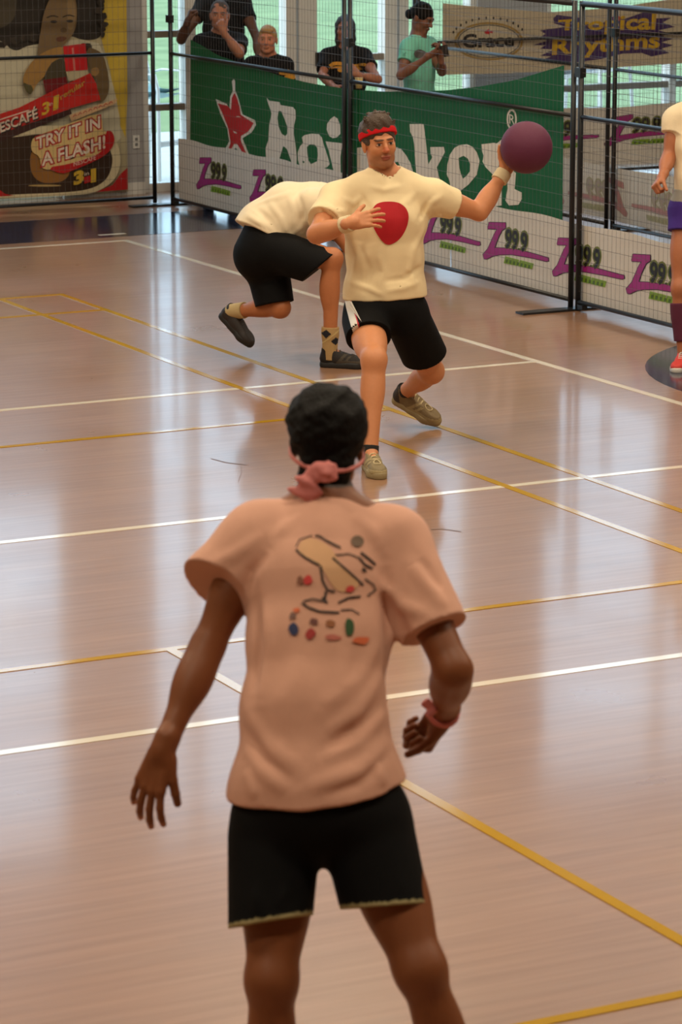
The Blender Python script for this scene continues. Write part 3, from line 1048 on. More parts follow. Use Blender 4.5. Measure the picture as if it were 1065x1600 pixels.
class Sdf:
    """ordered list of blended primitives; each is evaluated only near its bounding ball"""
    def __init__(s):
        s.ops = []
        s.lo = np.full(3, 1e9)
        s.hi = np.full(3, -1e9)

    def put(s, fn, c, R, k, mode='add'):
        s.ops.append((fn, np.array(c, float), R, k, mode))
        if mode == 'add':
            s.lo = np.minimum(s.lo, np.array(c) - R)
            s.hi = np.maximum(s.hi, np.array(c) + R)
        return s

    def rc(s, a, b, ra, rb, k=.02, mode='add', cut=None):
        a, b = np.array(a, float), np.array(b, float)
        ab = b - a
        l2 = ab@ab + 1e-12
        def fn(P):
            t = np.clip((P - a)@ab/l2, 0, 1)
            d = np.linalg.norm(P - a - t[:, None]*ab, axis=1) - (ra + (rb - ra)*t)
            if cut is not None:
                for c0, n0 in cut:
                    d = np.maximum(d, (P - c0)@n0)
            return d
        return s.put(fn, (a + b)/2, np.linalg.norm(ab)/2 + max(ra, rb), k, mode)

    def ell(s, c, r, ax=None, k=.02, mode='add'):
        c = np.array(c, float)
        r = np.array(r, float)
        A = np.eye(3) if ax is None else np.array(ax, float)     # rows are axes
        def fn(P):
            q = (P - c)@A.T
            k0 = np.linalg.norm(q/r, axis=1)
            k1 = np.linalg.norm(q/(r*r), axis=1) + 1e-9
            return k0*(k0 - 1)/k1
        return s.put(fn, c, r.max(), k, mode)

    def loft(s, rings, side, k=.02, mode='add', cut=None):
        """rings: (centre, half width along side, half depth)"""
        for i in range(len(rings) - 1):
            (a, ax_, ay_), (b, bx_, by_) = rings[i], rings[i + 1]
            a, b = np.array(a, float), np.array(b, float)
            ab = b - a
            l = np.linalg.norm(ab)
            u = ab/l
            sd_ = nrm(np.array(side) - u*(u@np.array(side)))
            dp = np.cross(u, sd_)
            def fn(P, a=a, ab=ab, l=l, u=u, sd_=sd_, dp=dp, ax_=ax_, ay_=ay_, bx_=bx_, by_=by_):
                t = np.clip((P - a)@ab/(l*l), 0, 1)
                q = P - a - t[:, None]*ab
                rx = ax_ + (bx_ - ax_)*t
                ry = ay_ + (by_ - ay_)*t
                m = np.minimum(rx, ry)
                d = (np.sqrt((q@sd_/rx)**2 + (q@dp/ry)**2 + (q@u/m)**2) - 1)*m
                if cut is not None:
                    for c0, n0 in cut:
                        d = np.maximum(d, (P - c0)@n0)
                return d
            s.put(fn, (a + b)/2, l/2 + max(ax_, ay_, bx_, by_), k, mode)
        return s

    def sub(s, other, k=0.0):
        s.ops.append((other, None, None, k, 'sdfsub'))
        return s

    def inter(s, fn):
        s.ops.append((fn, None, None, 0, 'max'))
        return s

    def disp(s, fn):
        s.ops.append((fn, None, None, 0, 'disp'))
        return s

    def __call__(s, P):
        d = np.full(len(P), FAR)
        for fn, c, R, k, mode in s.ops:
            if mode in ('add', 'sub'):
                m = np.nonzero(((P - c)**2).sum(1) < (R + k + .06)**2)[0]
                if len(m) == 0:
                    continue
                v = fn(P[m])
                if mode == 'add':
                    d[m] = smin(d[m], v, k)
                else:
                    d[m] = -smin(-d[m], v, k)
            elif mode == 'sdfsub':
                d = -smin(-d, fn(P), k)
            elif mode == 'max':
                d = np.maximum(d, fn(P))
            elif mode == 'disp':
                m = np.nonzero(np.abs(d) < .05)[0]
                d[m] = d[m] + fn(P[m])
        return d


def sdf_mesh(fn, lo, hi, h, project=True):
    """sparse surface nets"""
    Hc = 4*h
    lo = np.array(lo, float) - 2*Hc
    n = np.ceil((np.array(hi) + 2*Hc - lo)/Hc).astype(int)
    I = np.stack(np.meshgrid(*[np.arange(q) for q in n], indexing='ij'), -1).reshape(-1, 3)
    d = fn(lo + (I + .5)*Hc)
    act = I[np.abs(d) < Hc*1.45]
    nf = n*4 + 2
    def key(J):
        return (J[..., 0].astype(np.int64)*nf[1] + J[..., 1])*nf[2] + J[..., 2]
    o5 = np.stack(np.meshgrid(*[np.arange(5)]*3, indexing='ij'), -1).reshape(-1, 3)
    ck = np.unique(key((act[:, None, :]*4 + o5[None]).reshape(-1, 3)))
    cz = ck % nf[2]
    cy = (ck//nf[2]) % nf[1]
    cx = ck//(nf[2]*nf[1])
    val = fn(lo + np.stack([cx, cy, cz], -1)*h)
    o4 = np.stack(np.meshgrid(*[np.arange(4)]*3, indexing='ij'), -1).reshape(-1, 3)
    cells = (act[:, None, :]*4 + o4[None]).reshape(-1, 3)
    co = np.array([[i, j, k] for i in (0, 1) for j in (0, 1) for k in (0, 1)])
    idx = np.searchsorted(ck, key(cells[:, None, :] + co[None]))
    v8 = val[idx]
    neg = v8 < 0
    mixed = neg.any(1) & ~neg.all(1)
    cells, v8, idx = cells[mixed], v8[mixed], idx[mixed]
    kk = key(cells)
    od = np.argsort(kk)
    cells, v8, kk = cells[od], v8[od], kk[od]
    neg = v8 < 0
    acc = np.zeros((len(cells), 3))
    cnt = np.zeros(len(cells))
    for a in range(8):
        for b in range(a + 1, 8):
            if np.abs(co[a] - co[b]).sum() != 1:
                continue
            m = neg[:, a] != neg[:, b]
            t = v8[m, a]/(v8[m, a] - v8[m, b])
            acc[m] += co[a] + t[:, None]*(co[b] - co[a])
            cnt[m] += 1
    P = lo + (cells + acc/cnt[:, None])*h
    faces = []
    for axis in range(3):
        e = np.zeros(3, int); e[axis] = 1
        u = np.zeros(3, int); u[(axis + 1) % 3] = 1
        w = np.zeros(3, int); w[(axis + 2) % 3] = 1
        i1 = int(e@[4, 2, 1])
        m = neg[:, 0] != neg[:, i1]
        base = cells[m]
        ids = []
        ok = np.ones(len(base), bool)
        for off in (0*u, -u, -u - w, -w):
            q = key(base + off)
            j = np.clip(np.searchsorted(kk, q), 0, len(kk) - 1)
            ok &= kk[j] == q
            ids.append(j)
        f = np.stack(ids, -1)
        fl = neg[m, 0]
        f[~fl] = f[~fl][:, ::-1]
        faces.append(f[ok])
    Fc = np.concatenate(faces)
    if project:
        for _ in range(2):
            d0 = fn(P)
            g = np.stack([fn(P + np.eye(3)[a]*h*.3) - d0 for a in range(3)], -1)/(h*.3)
            g2 = (g*g).sum(1) + 1e-6
            st = -d0/g2
            lim = .6*h/np.sqrt(g2)
            P = P + np.clip(st, -lim, lim)[:, None]*g
    return P, Fc


def np_mesh(name, P, Fc, m, parent, color=None, smooth=True):
    me = bpy.data.meshes.new(name)
    me.vertices.add(len(P))
    me.vertices.foreach_set('co', P.astype(np.float32).ravel())
    me.loops.add(Fc.size)
    me.loops.foreach_set('vertex_index', Fc.astype(np.int32).ravel())
    me.polygons.add(len(Fc))
    k = Fc.shape[1]
    me.polygons.foreach_set('loop_start', np.arange(len(Fc), dtype=np.int32)*k)
    me.polygons.foreach_set('loop_total', np.full(len(Fc), k, dtype=np.int32))
    me.update(calc_edges=True)
    if smooth:
        me.polygons.foreach_set('use_smooth', np.ones(len(Fc), dtype=bool))
    if color is not None:
        at_ = me.color_attributes.new('tone', 'FLOAT_COLOR', 'POINT')
        at_.data.foreach_set('color', np.concatenate([color, np.ones((len(P), 1))], 1).astype(np.float32).ravel())
    me.materials.append(m)
    o = bpy.data.objects.new(name, me)
    link(o, parent)
    return o


def organic(name, s, m, parent, h=.006, paint=None, base=None, fine=()):
    """fine: list of (centre, radius, voxel) balls meshed more finely than the rest"""
    P, Fc = sdf_mesh(s, s.lo, s.hi, h)
    if fine:
        Ps, Fs, nv = [], [], 0
        cen = P[Fc].mean(1)
        keep = np.ones(len(Fc), bool)
        for c, R, hf in fine:
            keep &= np.linalg.norm(cen - c, axis=1) > R - h*1.2
        Ps.append(P); Fs.append(Fc[keep]); nv = len(P)
        for c, R, hf in fine:
            p2, f2 = sdf_mesh(s, np.array(c) - R, np.array(c) + R, hf)
            k2 = np.linalg.norm(p2[f2].mean(1) - c, axis=1) < R
            Ps.append(p2); Fs.append(f2[k2] + nv); nv += len(p2)
        P, Fc = np.concatenate(Ps), np.concatenate(Fs)
        used = np.unique(Fc)
        re_ = np.zeros(len(P), int)
        re_[used] = np.arange(len(used))
        P, Fc = P[used], re_[Fc]
    col = None
    if base is not None:
        col = np.tile(np.array(lin(base)), (len(P), 1))
        for fnp, c in (paint or []):
            w = np.clip(fnp(P), 0, 1)[:, None]
            col = col*(1 - w) + np.array(lin(c))*w
    return np_mesh(name, P, Fc, m, parent, col)


def tone_mat(name, rough=.5, sss=0.0, bump=.05, bscale=220, var=.06, spec=.4):
    """procedural material whose base colour comes from the mesh's own colouring plus noise"""
    if name in MATS:
        return MATS[name]
    m = mat(name, (128, 128, 128), rough, var, 60, bump, bscale, spec=spec, sss=sss)
    N, L = m.node_tree.nodes, m.node_tree.links
    mx = [n for n in N if n.type == 'MIX_RGB'][0]
    mx.inputs['Color1'].default_value = (1 - var, 1 - var, 1 - var, 1)
    mx.inputs['Color2'].default_value = (1 + var, 1 + var, 1 + var, 1)
    a = N.new('ShaderNodeVertexColor')
    a.layer_name = 'tone'
    mu = N.new('ShaderNodeMixRGB')
    mu.blend_type = 'MULTIPLY'
    mu.inputs['Fac'].default_value = 1
    L.new(a.outputs['Color'], mu.inputs['Color1'])
    L.new(mx.outputs['Color'], mu.inputs['Color2'])
    L.new(mu.outputs['Color'], N['Principled BSDF'].inputs['Base Color'])
    return m


def blob(c, r, ax=None, soft=.25):
    c = np.array(c, float); r = np.array(r, float)
    A = np.eye(3) if ax is None else np.array(ax)
    return lambda P: (1 + soft - np.linalg.norm(((P - c)@A.T)/r, axis=1))/soft


def drape(o):
    """photo outline -> point on a built surface, a hair's breadth proud of it"""
    me = o.data
    bvh = BVHTree.FromPolygons([v.co[:] for v in me.vertices], [tuple(p.vertices) for p in me.polygons])
    def f(d):
        def g(px, py):
            r = ray(px, py)
            hit, n, i, t = bvh.ray_cast(Vector(EYE), Vector(nrm(r)))
            if hit is None:
                hit, n, i, t = bvh.find_nearest(Vector(at(px, py, np.linalg.norm(np.array(me.vertices[0].co) - EYE)*.98)))
            rd = nrm(r)
            if n.dot(Vector(rd)) > 0:
                n = -n
            return tuple(np.array(hit) + np.array(n)*d)
        return g
    return f


# ------------------------------------------------------------------ anatomy
UPV = np.array([0, 0, 1.0])


def frame(f, up=UPV, roll=0.0):
    """rows: right-of-the-head, forward, up"""
    f = nrm(f)
    r = nrm(np.cross(f, up))
    u = np.cross(r, f)
    if roll:
        r, u = r*math.cos(roll) + u*math.sin(roll), u*math.cos(roll) - r*math.sin(roll)
    return np.array([r, f, u])


def add_head(s, c, A, S=1.0, neck=None, nr=.054, slim=1.0):
    c = np.array(c)
    L = lambda x, y, z: c + S*(A[0]*x*slim + A[1]*y + A[2]*z)
    e = lambda p, r, k, mode='add': s.ell(L(*p), S*np.array(r)*np.array([slim, 1, 1]), A, k*S, mode)
    if neck is not None:
        s.rc(L(0, -.025, -.05), neck, nr*S, nr*1.08*S, .02)
    e((0, -.012, .035), (.075, .095, .088), .02)
    e((0, .03, -.03), (.060, .062, .085), .035)
    e((0, .066, -.092), (.030, .026, .022), .03)
    for x in (-1, 1):
        e((x*.036, .058, -.022), (.026, .028, .026), .02)
        e((x*.042, .02, -.075), (.02, .032, .025), .025)
        e((x*.076, -.008, -.012), (.009, .020, .032), .006)
        e((x*.082, -.014, .000), (.004, .014, .022), .004)
    s.rc(L(-.034, .083, .024), L(.034, .083, .024), .012*S, .012*S, .015)
    for x in (-1, 1):
        e((x*.031, .103, .004), (.017, .014, .011), .012, 'sub')
    s.rc(L(0, .090, .012), L(0, .111, -.024), .008*S, .0125*S, .010)
    for x in (-1, 1):
        s.rc(L(x*.010, .098, -.029), L(x*.010, .102, -.027), .008*S, .0075*S, .006)
    e((0, .092, -.056), (.026, .011, .006), .006)
    e((0, .090, -.067), (.022, .011, .007), .006)
    e((0, .106, -.0612), (.030, .006, .0022), .003, 'sub')
    for x in (-1, 1):      # eyelids
        e((x*.031, .0795, .005), (.0155, .013, .0125), .004)
    return L


def head_paint(L, A, S, lips=(150, 82, 70), brow=(52, 36, 26), stubble=None, slim=1.0):
    p = []
    if stubble:
        p.append((blob(L(0, .05, -.085), S*np.array([.062, .068, .042]), A, .5), stubble))
    p.append((blob(L(0, .1, -.0615), S*np.array([.025, .02, .0105]), A, .3), lips))
    for x in (-1, 1):
        p.append((blob(L(x*.032, .09, .0275), S*np.array([.0225, .03, .0052]), A, .35), brow))
        p.append((blob(L(x*.031, .094, .0040), S*np.array([.0125, .016, .0046]), A, .3), (186, 168, 152)))
        p.append((blob(L(x*.031, .094, .0055), S*np.array([.0058, .016, .0055]), A, .2), (40, 28, 22)))
        p.append((blob(L(x*.031, .094, .0115), S*np.array([.0155, .016, .0022]), A, .3), (58, 38, 28)))
    return p


def add_hand(s, w, fd, pn, td, S=1.0, curl=(.35, .4, .3), spread=.12, thumb=(.55, .3), thumb_curl=.25, per=None):
    """w wrist, fd finger direction, pn palm normal, td direction of the thumb side"""
    fd = nrm(fd)
    pn = nrm(np.array(pn) - fd*(fd@np.array(pn)))
    x = np.cross(fd, pn)
    if x@np.array(td) < 0:
        x = -x
    w = np.array(w, float)
    L = lambda a, b, c: w + S*(x*a + fd*b + pn*c)
    kn = [(.030, .088), (.010, .094), (-.011, .090), (-.030, .080)]
    ln = [(.040, .025, .021), (.045, .028, .022), (.041, .026, .021), (.032, .020, .019)]
    s.rc(L(0, -.03, 0), L(0, .015, 0), .027*S, .026*S, .015)
    for i, (a, b) in enumerate(kn):
        s.rc(L(a*.55, .012, 0), L(a, b, 0), .016*S, .0125*S, .010)
    s.ell(L(.022, .035, .010), S*np.array([.018, .032, .014]), np.array([x, fd, pn]), .012)
    s.ell(L(-.022, .035, .008), S*np.array([.014, .034, .013]), np.array([x, fd, pn]), .012)
    ends = []
    for i, (a, b) in enumerate(kn):
        p = L(a, b, 0)
        sp = spread*(1.5 - i)/1.5
        cu = per[i] if per else curl
        ang = 0.0
        r = .0098*S if i < 3 else .0086*S
        for j in range(3):
            ang += cu[j]
            d = (fd*math.cos(sp) + x*math.sin(sp))*math.cos(ang) + pn*math.sin(ang)
            q = p + d*ln[i][j]*S
            s.rc(p, q, r, r*.93, .0035 if j else .006)
            p = q
            r *= .93
        ends.append(p)
    p = L(.022, .02, .004)
    ang, cur = thumb
    for j, l_ in enumerate((.042, .034, .027)):
        d = nrm(fd*math.cos(ang) + x*math.sin(ang) + pn*(cur + thumb_curl*j))
        q = p + d*l_*S
        s.rc(p, q, (.0155, .0118, .0105)[j]*S, (.0118, .0105, .0092)[j]*S, (.012, .004, .004)[j])
        p = q
        ang -= .12
    return ends


def add_limb_arm(s, sh, el, wr, S=1.0, bulk=1.0):
    sh, el, wr = map(np.array, (sh, el, wr))
    s.rc(sh, el, .054*S*bulk, .041*S*bulk, .03)
    s.ell(sh*.55 + el*.45, np.array([.047, .047, .09])*S*bulk, frame_axis(el - sh), .03)
    s.rc(el, wr, .041*S*bulk, .0275*S*bulk, .02)
    s.ell(el*.7 + wr*.3, np.array([.046, .043, .08])*S*bulk, frame_axis(wr - el), .03)


def frame_axis(d):
    d = nrm(d)
    a = nrm(np.cross(d, [0.3, 0.2, 1]) if abs(d[2]) < .95 else np.cross(d, [1, 0, 0]))
    return np.array([a, np.cross(d, a), d])


def add_limb_leg(s, hip, kn, an, back, S=1.0, bulk=1.0):
    hip, kn, an, back = map(np.array, (hip, kn, an, back))
    s.rc(hip, kn, .088*S*bulk, .056*S*bulk, .03)
    s.ell(hip*.5 + kn*.5 - back*.008, np.array([.075, .078, .16])*S*bulk, frame_axis(kn - hip), .03)
    s.ell(kn - back*.014, np.array([.046, .046, .052])*S*bulk, frame_axis(an - kn), .03)
    s.rc(kn, an, .052*S*bulk, .035*S*bulk, .03)
    s.ell(kn*.68 + an*.32 + back*.014, np.array([.050, .053, .115])*S*bulk, frame_axis(an - kn), .03)


def add_torso(s, pel, neck, side, S=1.0, w=1.0, d=1.0):
    pel, neck = np.array(pel), np.array(neck)
    u = nrm(neck - pel)
    sd_ = nrm(np.array(side) - u*(u@np.array(side)))
    dp = np.cross(u, sd_)
    A = np.array([sd_, dp, u])
    at_ = lambda t: pel + (neck - pel)*t
    s.ell(at_(.0), np.array([.165*w, .115*d, .12])*S, A, .03)
    s.ell(at_(.30), np.array([.142*w, .105*d, .15])*S, A, .05)
    s.ell(at_(.66), np.array([.168*w, .118*d, .19])*S, A, .05)
    s.rc(at_(.84) - sd_*.12*S*w, at_(.84) + sd_*.12*S*w, .075*S, .075*S, .05)
    return A


def folds(lines):
    """each fold: (a, b, width, height) a raised soft crease"""
    L_ = [(np.array(a), np.array(b), w, hh) for a, b, w, hh in lines]
    def fn(P):
        d = np.zeros(len(P))
        for a, b, w, hh in L_:
            ab = b - a
            t = np.clip((P - a)@ab/(ab@ab + 1e-9), 0, 1)
            q = P - a - t[:, None]*ab
            d -= hh*np.exp(-(q*q).sum(1)/(w*w))*np.sin(np.pi*np.clip(t, .02, .98))
        return d
    return fn


def surf(core, px, py, near, far):
    r = nrm(ray(px, py))
    t = np.arange(near, far, .004)
    d = core(EYE + t[:, None]*r)
    i = np.nonzero(d < 0)[0]
    return EYE + r*t[i[0]] if len(i) else None


def px_folds(core, chains, near, far):
    """creases drawn on the cloth along photo polylines: (points, width, height)"""
    out = []
    for pts, w, hh in chains:
        q = []
        for i in range(len(pts) - 1):
            for t in (0, .25, .5, .75):
                q.append((pts[i][0]*(1 - t) + pts[i + 1][0]*t, pts[i][1]*(1 - t) + pts[i + 1][1]*t))
        q.append(pts[-1])
        P3 = [surf(core, x, y, near, far) for x, y in q]
        P3 = [p for p in P3 if p is not None]
        if len(P3) >= 2:
            out.append((np.array(P3), w, hh))
    def fn(P):
        d = np.zeros(len(P))
        for Q, w, hh in out:
            lo, hi = Q.min(0) - 2.5*w, Q.max(0) + 2.5*w
            m = np.nonzero(((P > lo) & (P < hi)).all(1))[0]
            if len(m) == 0:
                continue
            pm = P[m]
            best = np.full(len(m), 1e9)
            tt = np.zeros(len(m))
            for i in range(len(Q) - 1):
                ab = Q[i + 1] - Q[i]
                t = np.clip((pm - Q[i])@ab/(ab@ab + 1e-12), 0, 1)
                e = pm - Q[i] - t[:, None]*ab
                d2 = (e*e).sum(1)
                k = d2 < best
                best[k] = d2[k]
                tt[k] = (i + t[k])/(len(Q) - 1)
            d[m] -= hh*np.exp(-best/(w*w))*np.sin(np.pi*np.clip(tt, .03, .97))**.7
        return d
    return fn


def lumps(amp, fr, seed=0):
    rs = np.random.RandomState(seed)
    K_ = rs.normal(size=(7, 3))*fr
    ph = rs.uniform(0, 6.28, 7)
    return lambda P: amp*np.sin(P@K_.T + ph).sum(1)/3.0


def hollow(core, planes, t=.012, depth=.07):
    """cloth solid cut open at each (point, outward normal) with a hollow behind the cut"""
    def f(P):
        d0 = core(P)
        d = d0
        for c0, n0, *rr in planes:
            pl = (P - c0)@n0
            R = rr[0] if rr else .15
            d = np.maximum(d, -np.maximum(np.maximum(d0 + t, -(pl + depth)), np.linalg.norm(P - c0, axis=1) - R))
        return d
    return f


class Cloth:
    def __init__(s, core, fn):
        s.fn, s.lo, s.hi = fn, core.lo, core.hi

    def __call__(s, P):
        return s.fn(P)


def shoe(parent, heel, toe, up, m_up, m_sole, m_lace, S=1.0, ankle=None, h=.0055, accent=None, tones=None):
    """trainer from heel to toe points on the underside of its sole"""
    heel, toe = np.array(heel, float), np.array(toe, float)
    f = nrm(toe - heel)
    up = nrm(np.array(up) - f*(f@np.array(up)))
    x = np.cross(f, up)
    Lg = np.linalg.norm(toe - heel)
    k = Lg/.29
    L = lambda a, b, c: heel + k*(x*a + f*b + up*c)
    A = np.array([x, f, up])
    so_ = Sdf()
    so_.rc(L(0, .038, .016), L(.002, .13, .016), .037*k, .036*k, .0)
    so_.rc(L(.002, .13, .016), L(.004, .21, .016), .036*k, .047*k, .02)
    so_.rc(L(.004, .21, .016), L(.000, .252, .018), .047*k, .038*k, .02)
    so_.inter(lambda P: np.maximum((P - L(0, 0, .034))@up, -((P - L(0, 0, 0))@up)))
    up_ = Sdf()
    up_.rc(L(0, .04, .05), L(0, .12, .045), .036*k, .034*k, .02)
    up_.rc(L(0, .12, .042), L(.003, .215, .030), .036*k, .042*k, .03)
    up_.ell(L(.002, .235, .034), np.array([.042, .05, .03])*k, A, .02)
    up_.rc(L(0, .045, .05), L(0, .05, .095), .036*k, .038*k, .02)
    up_.rc(L(0, .065, .09), L(0, .16, .055), .030*k, .026*k, .03)
    up_.inter(lambda P: np.maximum(-((P - L(0, 0, .020))@up), (P - L(0, .03, .112))@nrm(up*1.0 + f*.25)))
    if ankle is not None:
        up_.rc(L(0, .05, .16), L(0, .055, .075), .036*k, .030*k, .004, 'sub')
    if tones:
        bse, heelc, rimc = tones
        pt = [(lambda P: ((P - L(0, 0, .045))@up < 0)*((P - L(0, .12, 0))@f > 0)*1.0, rimc),
              (lambda P: ((P - L(0, .055, .06))@nrm(f*1.0 + up*.35) < 0)*1.0, heelc),
              (lambda P: (np.abs(((P - L(0, .13, .05))@nrm(f*1.0 - up*.9))) < .008)*((P - L(0, 0, .08))@up < 0)*1.0, rimc),
              (lambda P: (np.abs(((P - L(0, .165, .05))@nrm(f*1.0 - up*.9))) < .006)*((P - L(0, 0, .07))@up < 0)*1.0, rimc)]
        o = organic('shoe', up_, tone_mat('trainer_tone', .75, bump=.3, bscale=200, var=.12), parent, h, base=bse, paint=pt)
    else:
        o = organic('shoe', up_, m_up, parent, h)
    organic('sole', so_, m_sole, o, h)
    for i in range(5):
        t = i/4
        b, c = .095 + .085*t, .098 - .036*t
        mb = MB()
        mb.tube([L(-.024, b + .004, c - .008), L(-.01, b, c + .007), L(.01, b + .006, c + .007), L(.024, b + .01, c - .008)], .0035*k, 6)
        mb.build('lace', m_lace, o, True)
    if accent is not None:
        mb = MB()
        mb.tube([L(.016*math.cos(a), .205 + .02*math.sin(a), .072 - .004*math.cos(a)**2 - .006*math.sin(a)) for a in [2*PI*q/20 for q in range(21)]], .003*k, 6)
        mb.build('toe_emblem', accent, o, True)
    return o

# ================================================================== PEOPLE
J = at
HF = nrm([cF[0], cF[1], 0])          # horizontal direction the camera looks along
HR = nrm([cR[0], cR[1], 0])
M_skin = tone_mat('skin', .48, sss=.06)
M_hair_black = mat('hair_black', (13, 10, 9), .7, .3, 90, bump=.8, bscale=160, stretch=(1, 1, .25), spec=.15)
M_black_cloth = mat('black_knit_shorts', (12, 12, 13), .8, .15, 40, bump=.15, bscale=300, spec=.15)
M_sole_black = mat('sole_black', (26, 25, 25), .6, .1, 30)


def px_dir(p, q):
    return nrm(np.array(q) - np.array(p))


def fine_head(c, R=.17, h=.0034):
    return (np.array(c), R, h)


# ------------------------------------------------------------------ player in pink seen from behind
def build_pink_player():
    gp = onZ(560, 1880, 0)
    root = empty('person', (gp[0], gp[1], 0), 'player in a pink t-shirt and black shorts seen from behind, arms out', 'person')
    hc = J(511, 690, 7.16)
    A = frame(HF*1.0 + HR*.02 + UPV*-.10, roll=-.03)
    neck = J(507, 792, 7.12)
    pel = J(497, 1212, 6.95)
    shA, elA, wrA = J(400, 842, 7.10), J(324, 1010, 7.07), J(254, 1172, 6.98)
    shB, elB, wrB = J(616, 846, 7.10), J(708, 1046, 6.99), J(692, 1116, 7.20)
    hipA, knA = J(443, 1258, 6.97), J(424, 1532, 6.86)
    hipB, knB = J(562, 1256, 6.97), J(656, 1515, 6.84)
    anA, anB = J(424, 1838, 7.02), J(760, 1815, 7.02)
    s = Sdf()
    add_torso(s, pel, neck, HR, 1.0, .96, .95)
    s.rc(shA, neck + UPV*.02, .055, .05, .05)
    s.rc(shB, neck + UPV*.02, .055, .05, .05)
    L = add_head(s, hc, A, 1.0, neck, .056)
    add_limb_arm(s, shA, elA, wrA, 1.0, .93)
    add_limb_arm(s, shB, elB, wrB, 1.0, 1.0)
    eA = add_hand(s, wrA, px_dir(J(254, 1172, 6.98), J(222, 1262, 6.98)), HF*.8 + HR*.45, HR, 1.0, curl=(.25, .35, .25), spread=.2, thumb=(.5, .25))
    add_hand(s, wrB, px_dir(J(692, 1116, 7.2), J(676, 1152, 7.25)) - HR*.25, -HR*.9 - HF*.35, -HF*.7 + UPV*.2, 1.0, curl=(1.2, 1.45, .9), spread=.03, thumb=(.5, .45), thumb_curl=.45)
    add_limb_leg(s, hipA, knA, anA, -HF, 1.0, 1.0)
    add_limb_leg(s, hipB, knB, anB, -HF, 1.0, 1.0)
    for an, dx in ((anA, -.05), (anB, .06)):
        s.rc(an, an - UPV*.05 + HF*.1 + HR*dx, .034, .03, .02)
    skin = (130, 76, 44)
    organic('body', s, M_skin, root, .006, base=skin,
            paint=[(blob(e, [.012]*3), (176, 118, 88)) for e in eA] + head_paint(L, A, 1.0) + [(lambda P: ((P - L(0, -.3, .02))@A[1] < .265)*((P - L(0, 0, -.095))@A[2] > 0)*(np.linalg.norm((P - L(0, 0, 0))@A.T*np.array([.8, 0, 0]), axis=1) < .055)*1.0, (60, 38, 28))],
            fine=[fine_head(hc, .17, .004), (wrA + px_dir(wrA, J(222, 1262, 6.98))*.09, .13, .0036), (wrB - UPV*.04, .10, .0036)])
    # hair
    hr = Sdf()
    hr.ell(L(0, -.014, .034), (.0945, .112, .096), A, 0)
    hr.ell(L(0, -.065, -.05), (.064, .048, .065), A, .03)
    hr.ell(L(0, .02, .06), (.088, .092, .074), A, .02)
    hr.rc(L(0, -.06, -.09), L(0, -.06, -.10), .05, .045, .02)
    for x in (-1, 1):
        hr.ell(L(x*.098, .01, -.045), (.035, .06, .052), A, .01, 'sub')
    hr.ell(L(0, .125, -.05), (.12, .09, .11), A, .01, 'sub')
    hr.disp(lumps(.0035, 55, 3))
    hr.disp(lumps(.0022, 150, 4))
    organic('hair', hr, M_hair_black, root, .0045)
    # ribbon round the head, knot and tails
    M_rib = mat('pink_ribbon', (214, 128, 124), .6, .08, 40, bump=.2, bscale=120)
    rb = MB()
    n = 48
    ring = []
    for k in range(n):
        a = 2*PI*k/n
        ring.append(L(.0855*math.cos(a), -.012 + .1065*math.sin(a), -.026 + .030*math.sin(a) - .006*math.cos(a)))
    vs, fs = [], []
    for k in range(n):
        o_ = nrm(ring[k] - L(0, -.012, -.022))
        for off, z in ((.0, -.005), (.003, -.004), (.003, .004), (.0, .005)):
            vs.append(ring[k] + o_*off + A[2]*z)
    for k in range(n):
        for j in range(3):
            a, b = k*4 + j, ((k + 1) % n)*4 + j
            fs.append((a, b, b + 1, a + 1))
    rb.add(vs, fs)
    ribbon = rb.build('headband', M_rib, root, True)
    kn_ = Sdf()
    c = L(-.016, -.126, -.056)
    back = -A[1]
    kn_.ell(c, (.02, .014, .022), A, 0)
    kn_.loft([(c, .014, .006), (c + A[2]*-.03 - A[0]*.018 + back*.006, .026, .0055), (c - A[2]*.06 - A[0]*.032 + back*.004, .036, .0055)], A[0], .01)
    kn_.loft([(c, .012, .006), (c + A[0]*.022 + A[2]*.012 + back*.012, .02, .007), (c + A[0]*.03 - A[2]*.016 + back*.016, .016, .006)], A[2]*.6 + A[0]*.6, .01)
    kn_.disp(lumps(.0015, 90, 8))
    organic('ribbon_knot', kn_, M_rib, ribbon, .0035)
    # t-shirt
    core = Sdf()
    ring_ = lambda x, y, d, hw, dp: (J(x, y, d), hw, dp)
    dA = nrm(nrm(J(322, 935, 7.08) - shA) - HF*.5)
    dB = nrm(elB - shB)
    cA, cB = J(337, 912, 7.08), shB + dB*.235
    hemN = nrm(np.cross(nrm(J(630, 1228, 6.9) - J(362, 1258, 6.9)), nrm(HF*1.0 + UPV*.05)))
    hemN = hemN if hemN[2] < 0 else -hemN
    hemP = J(497, 1258, 6.8)
    core.loft([ring_(500, 862, 7.09, .166, .114), ring_(499, 910, 7.07, .164, .135), ring_(497, 1000, 7.02, .158, .128), ring_(490, 1110, 6.97, .160, .13), ring_(495, 1230, 6.95, .192, .15), ring_(497, 1330, 6.93, .20, .155)],
              HR, .03, cut=[(hemP, hemN)])
    core.rc(shA, neck - UPV*.022, .068, .064, .05)
    core.rc(shB, neck - UPV*.022, .068, .064, .05)
    core.rc(shA, J(318, 940, 7.08), .078, .092, .045, cut=[(cA, dA)])
    core.rc(shB, shB + dB*.3, .078, .080, .045, cut=[(cB, dB)])
    ch = []
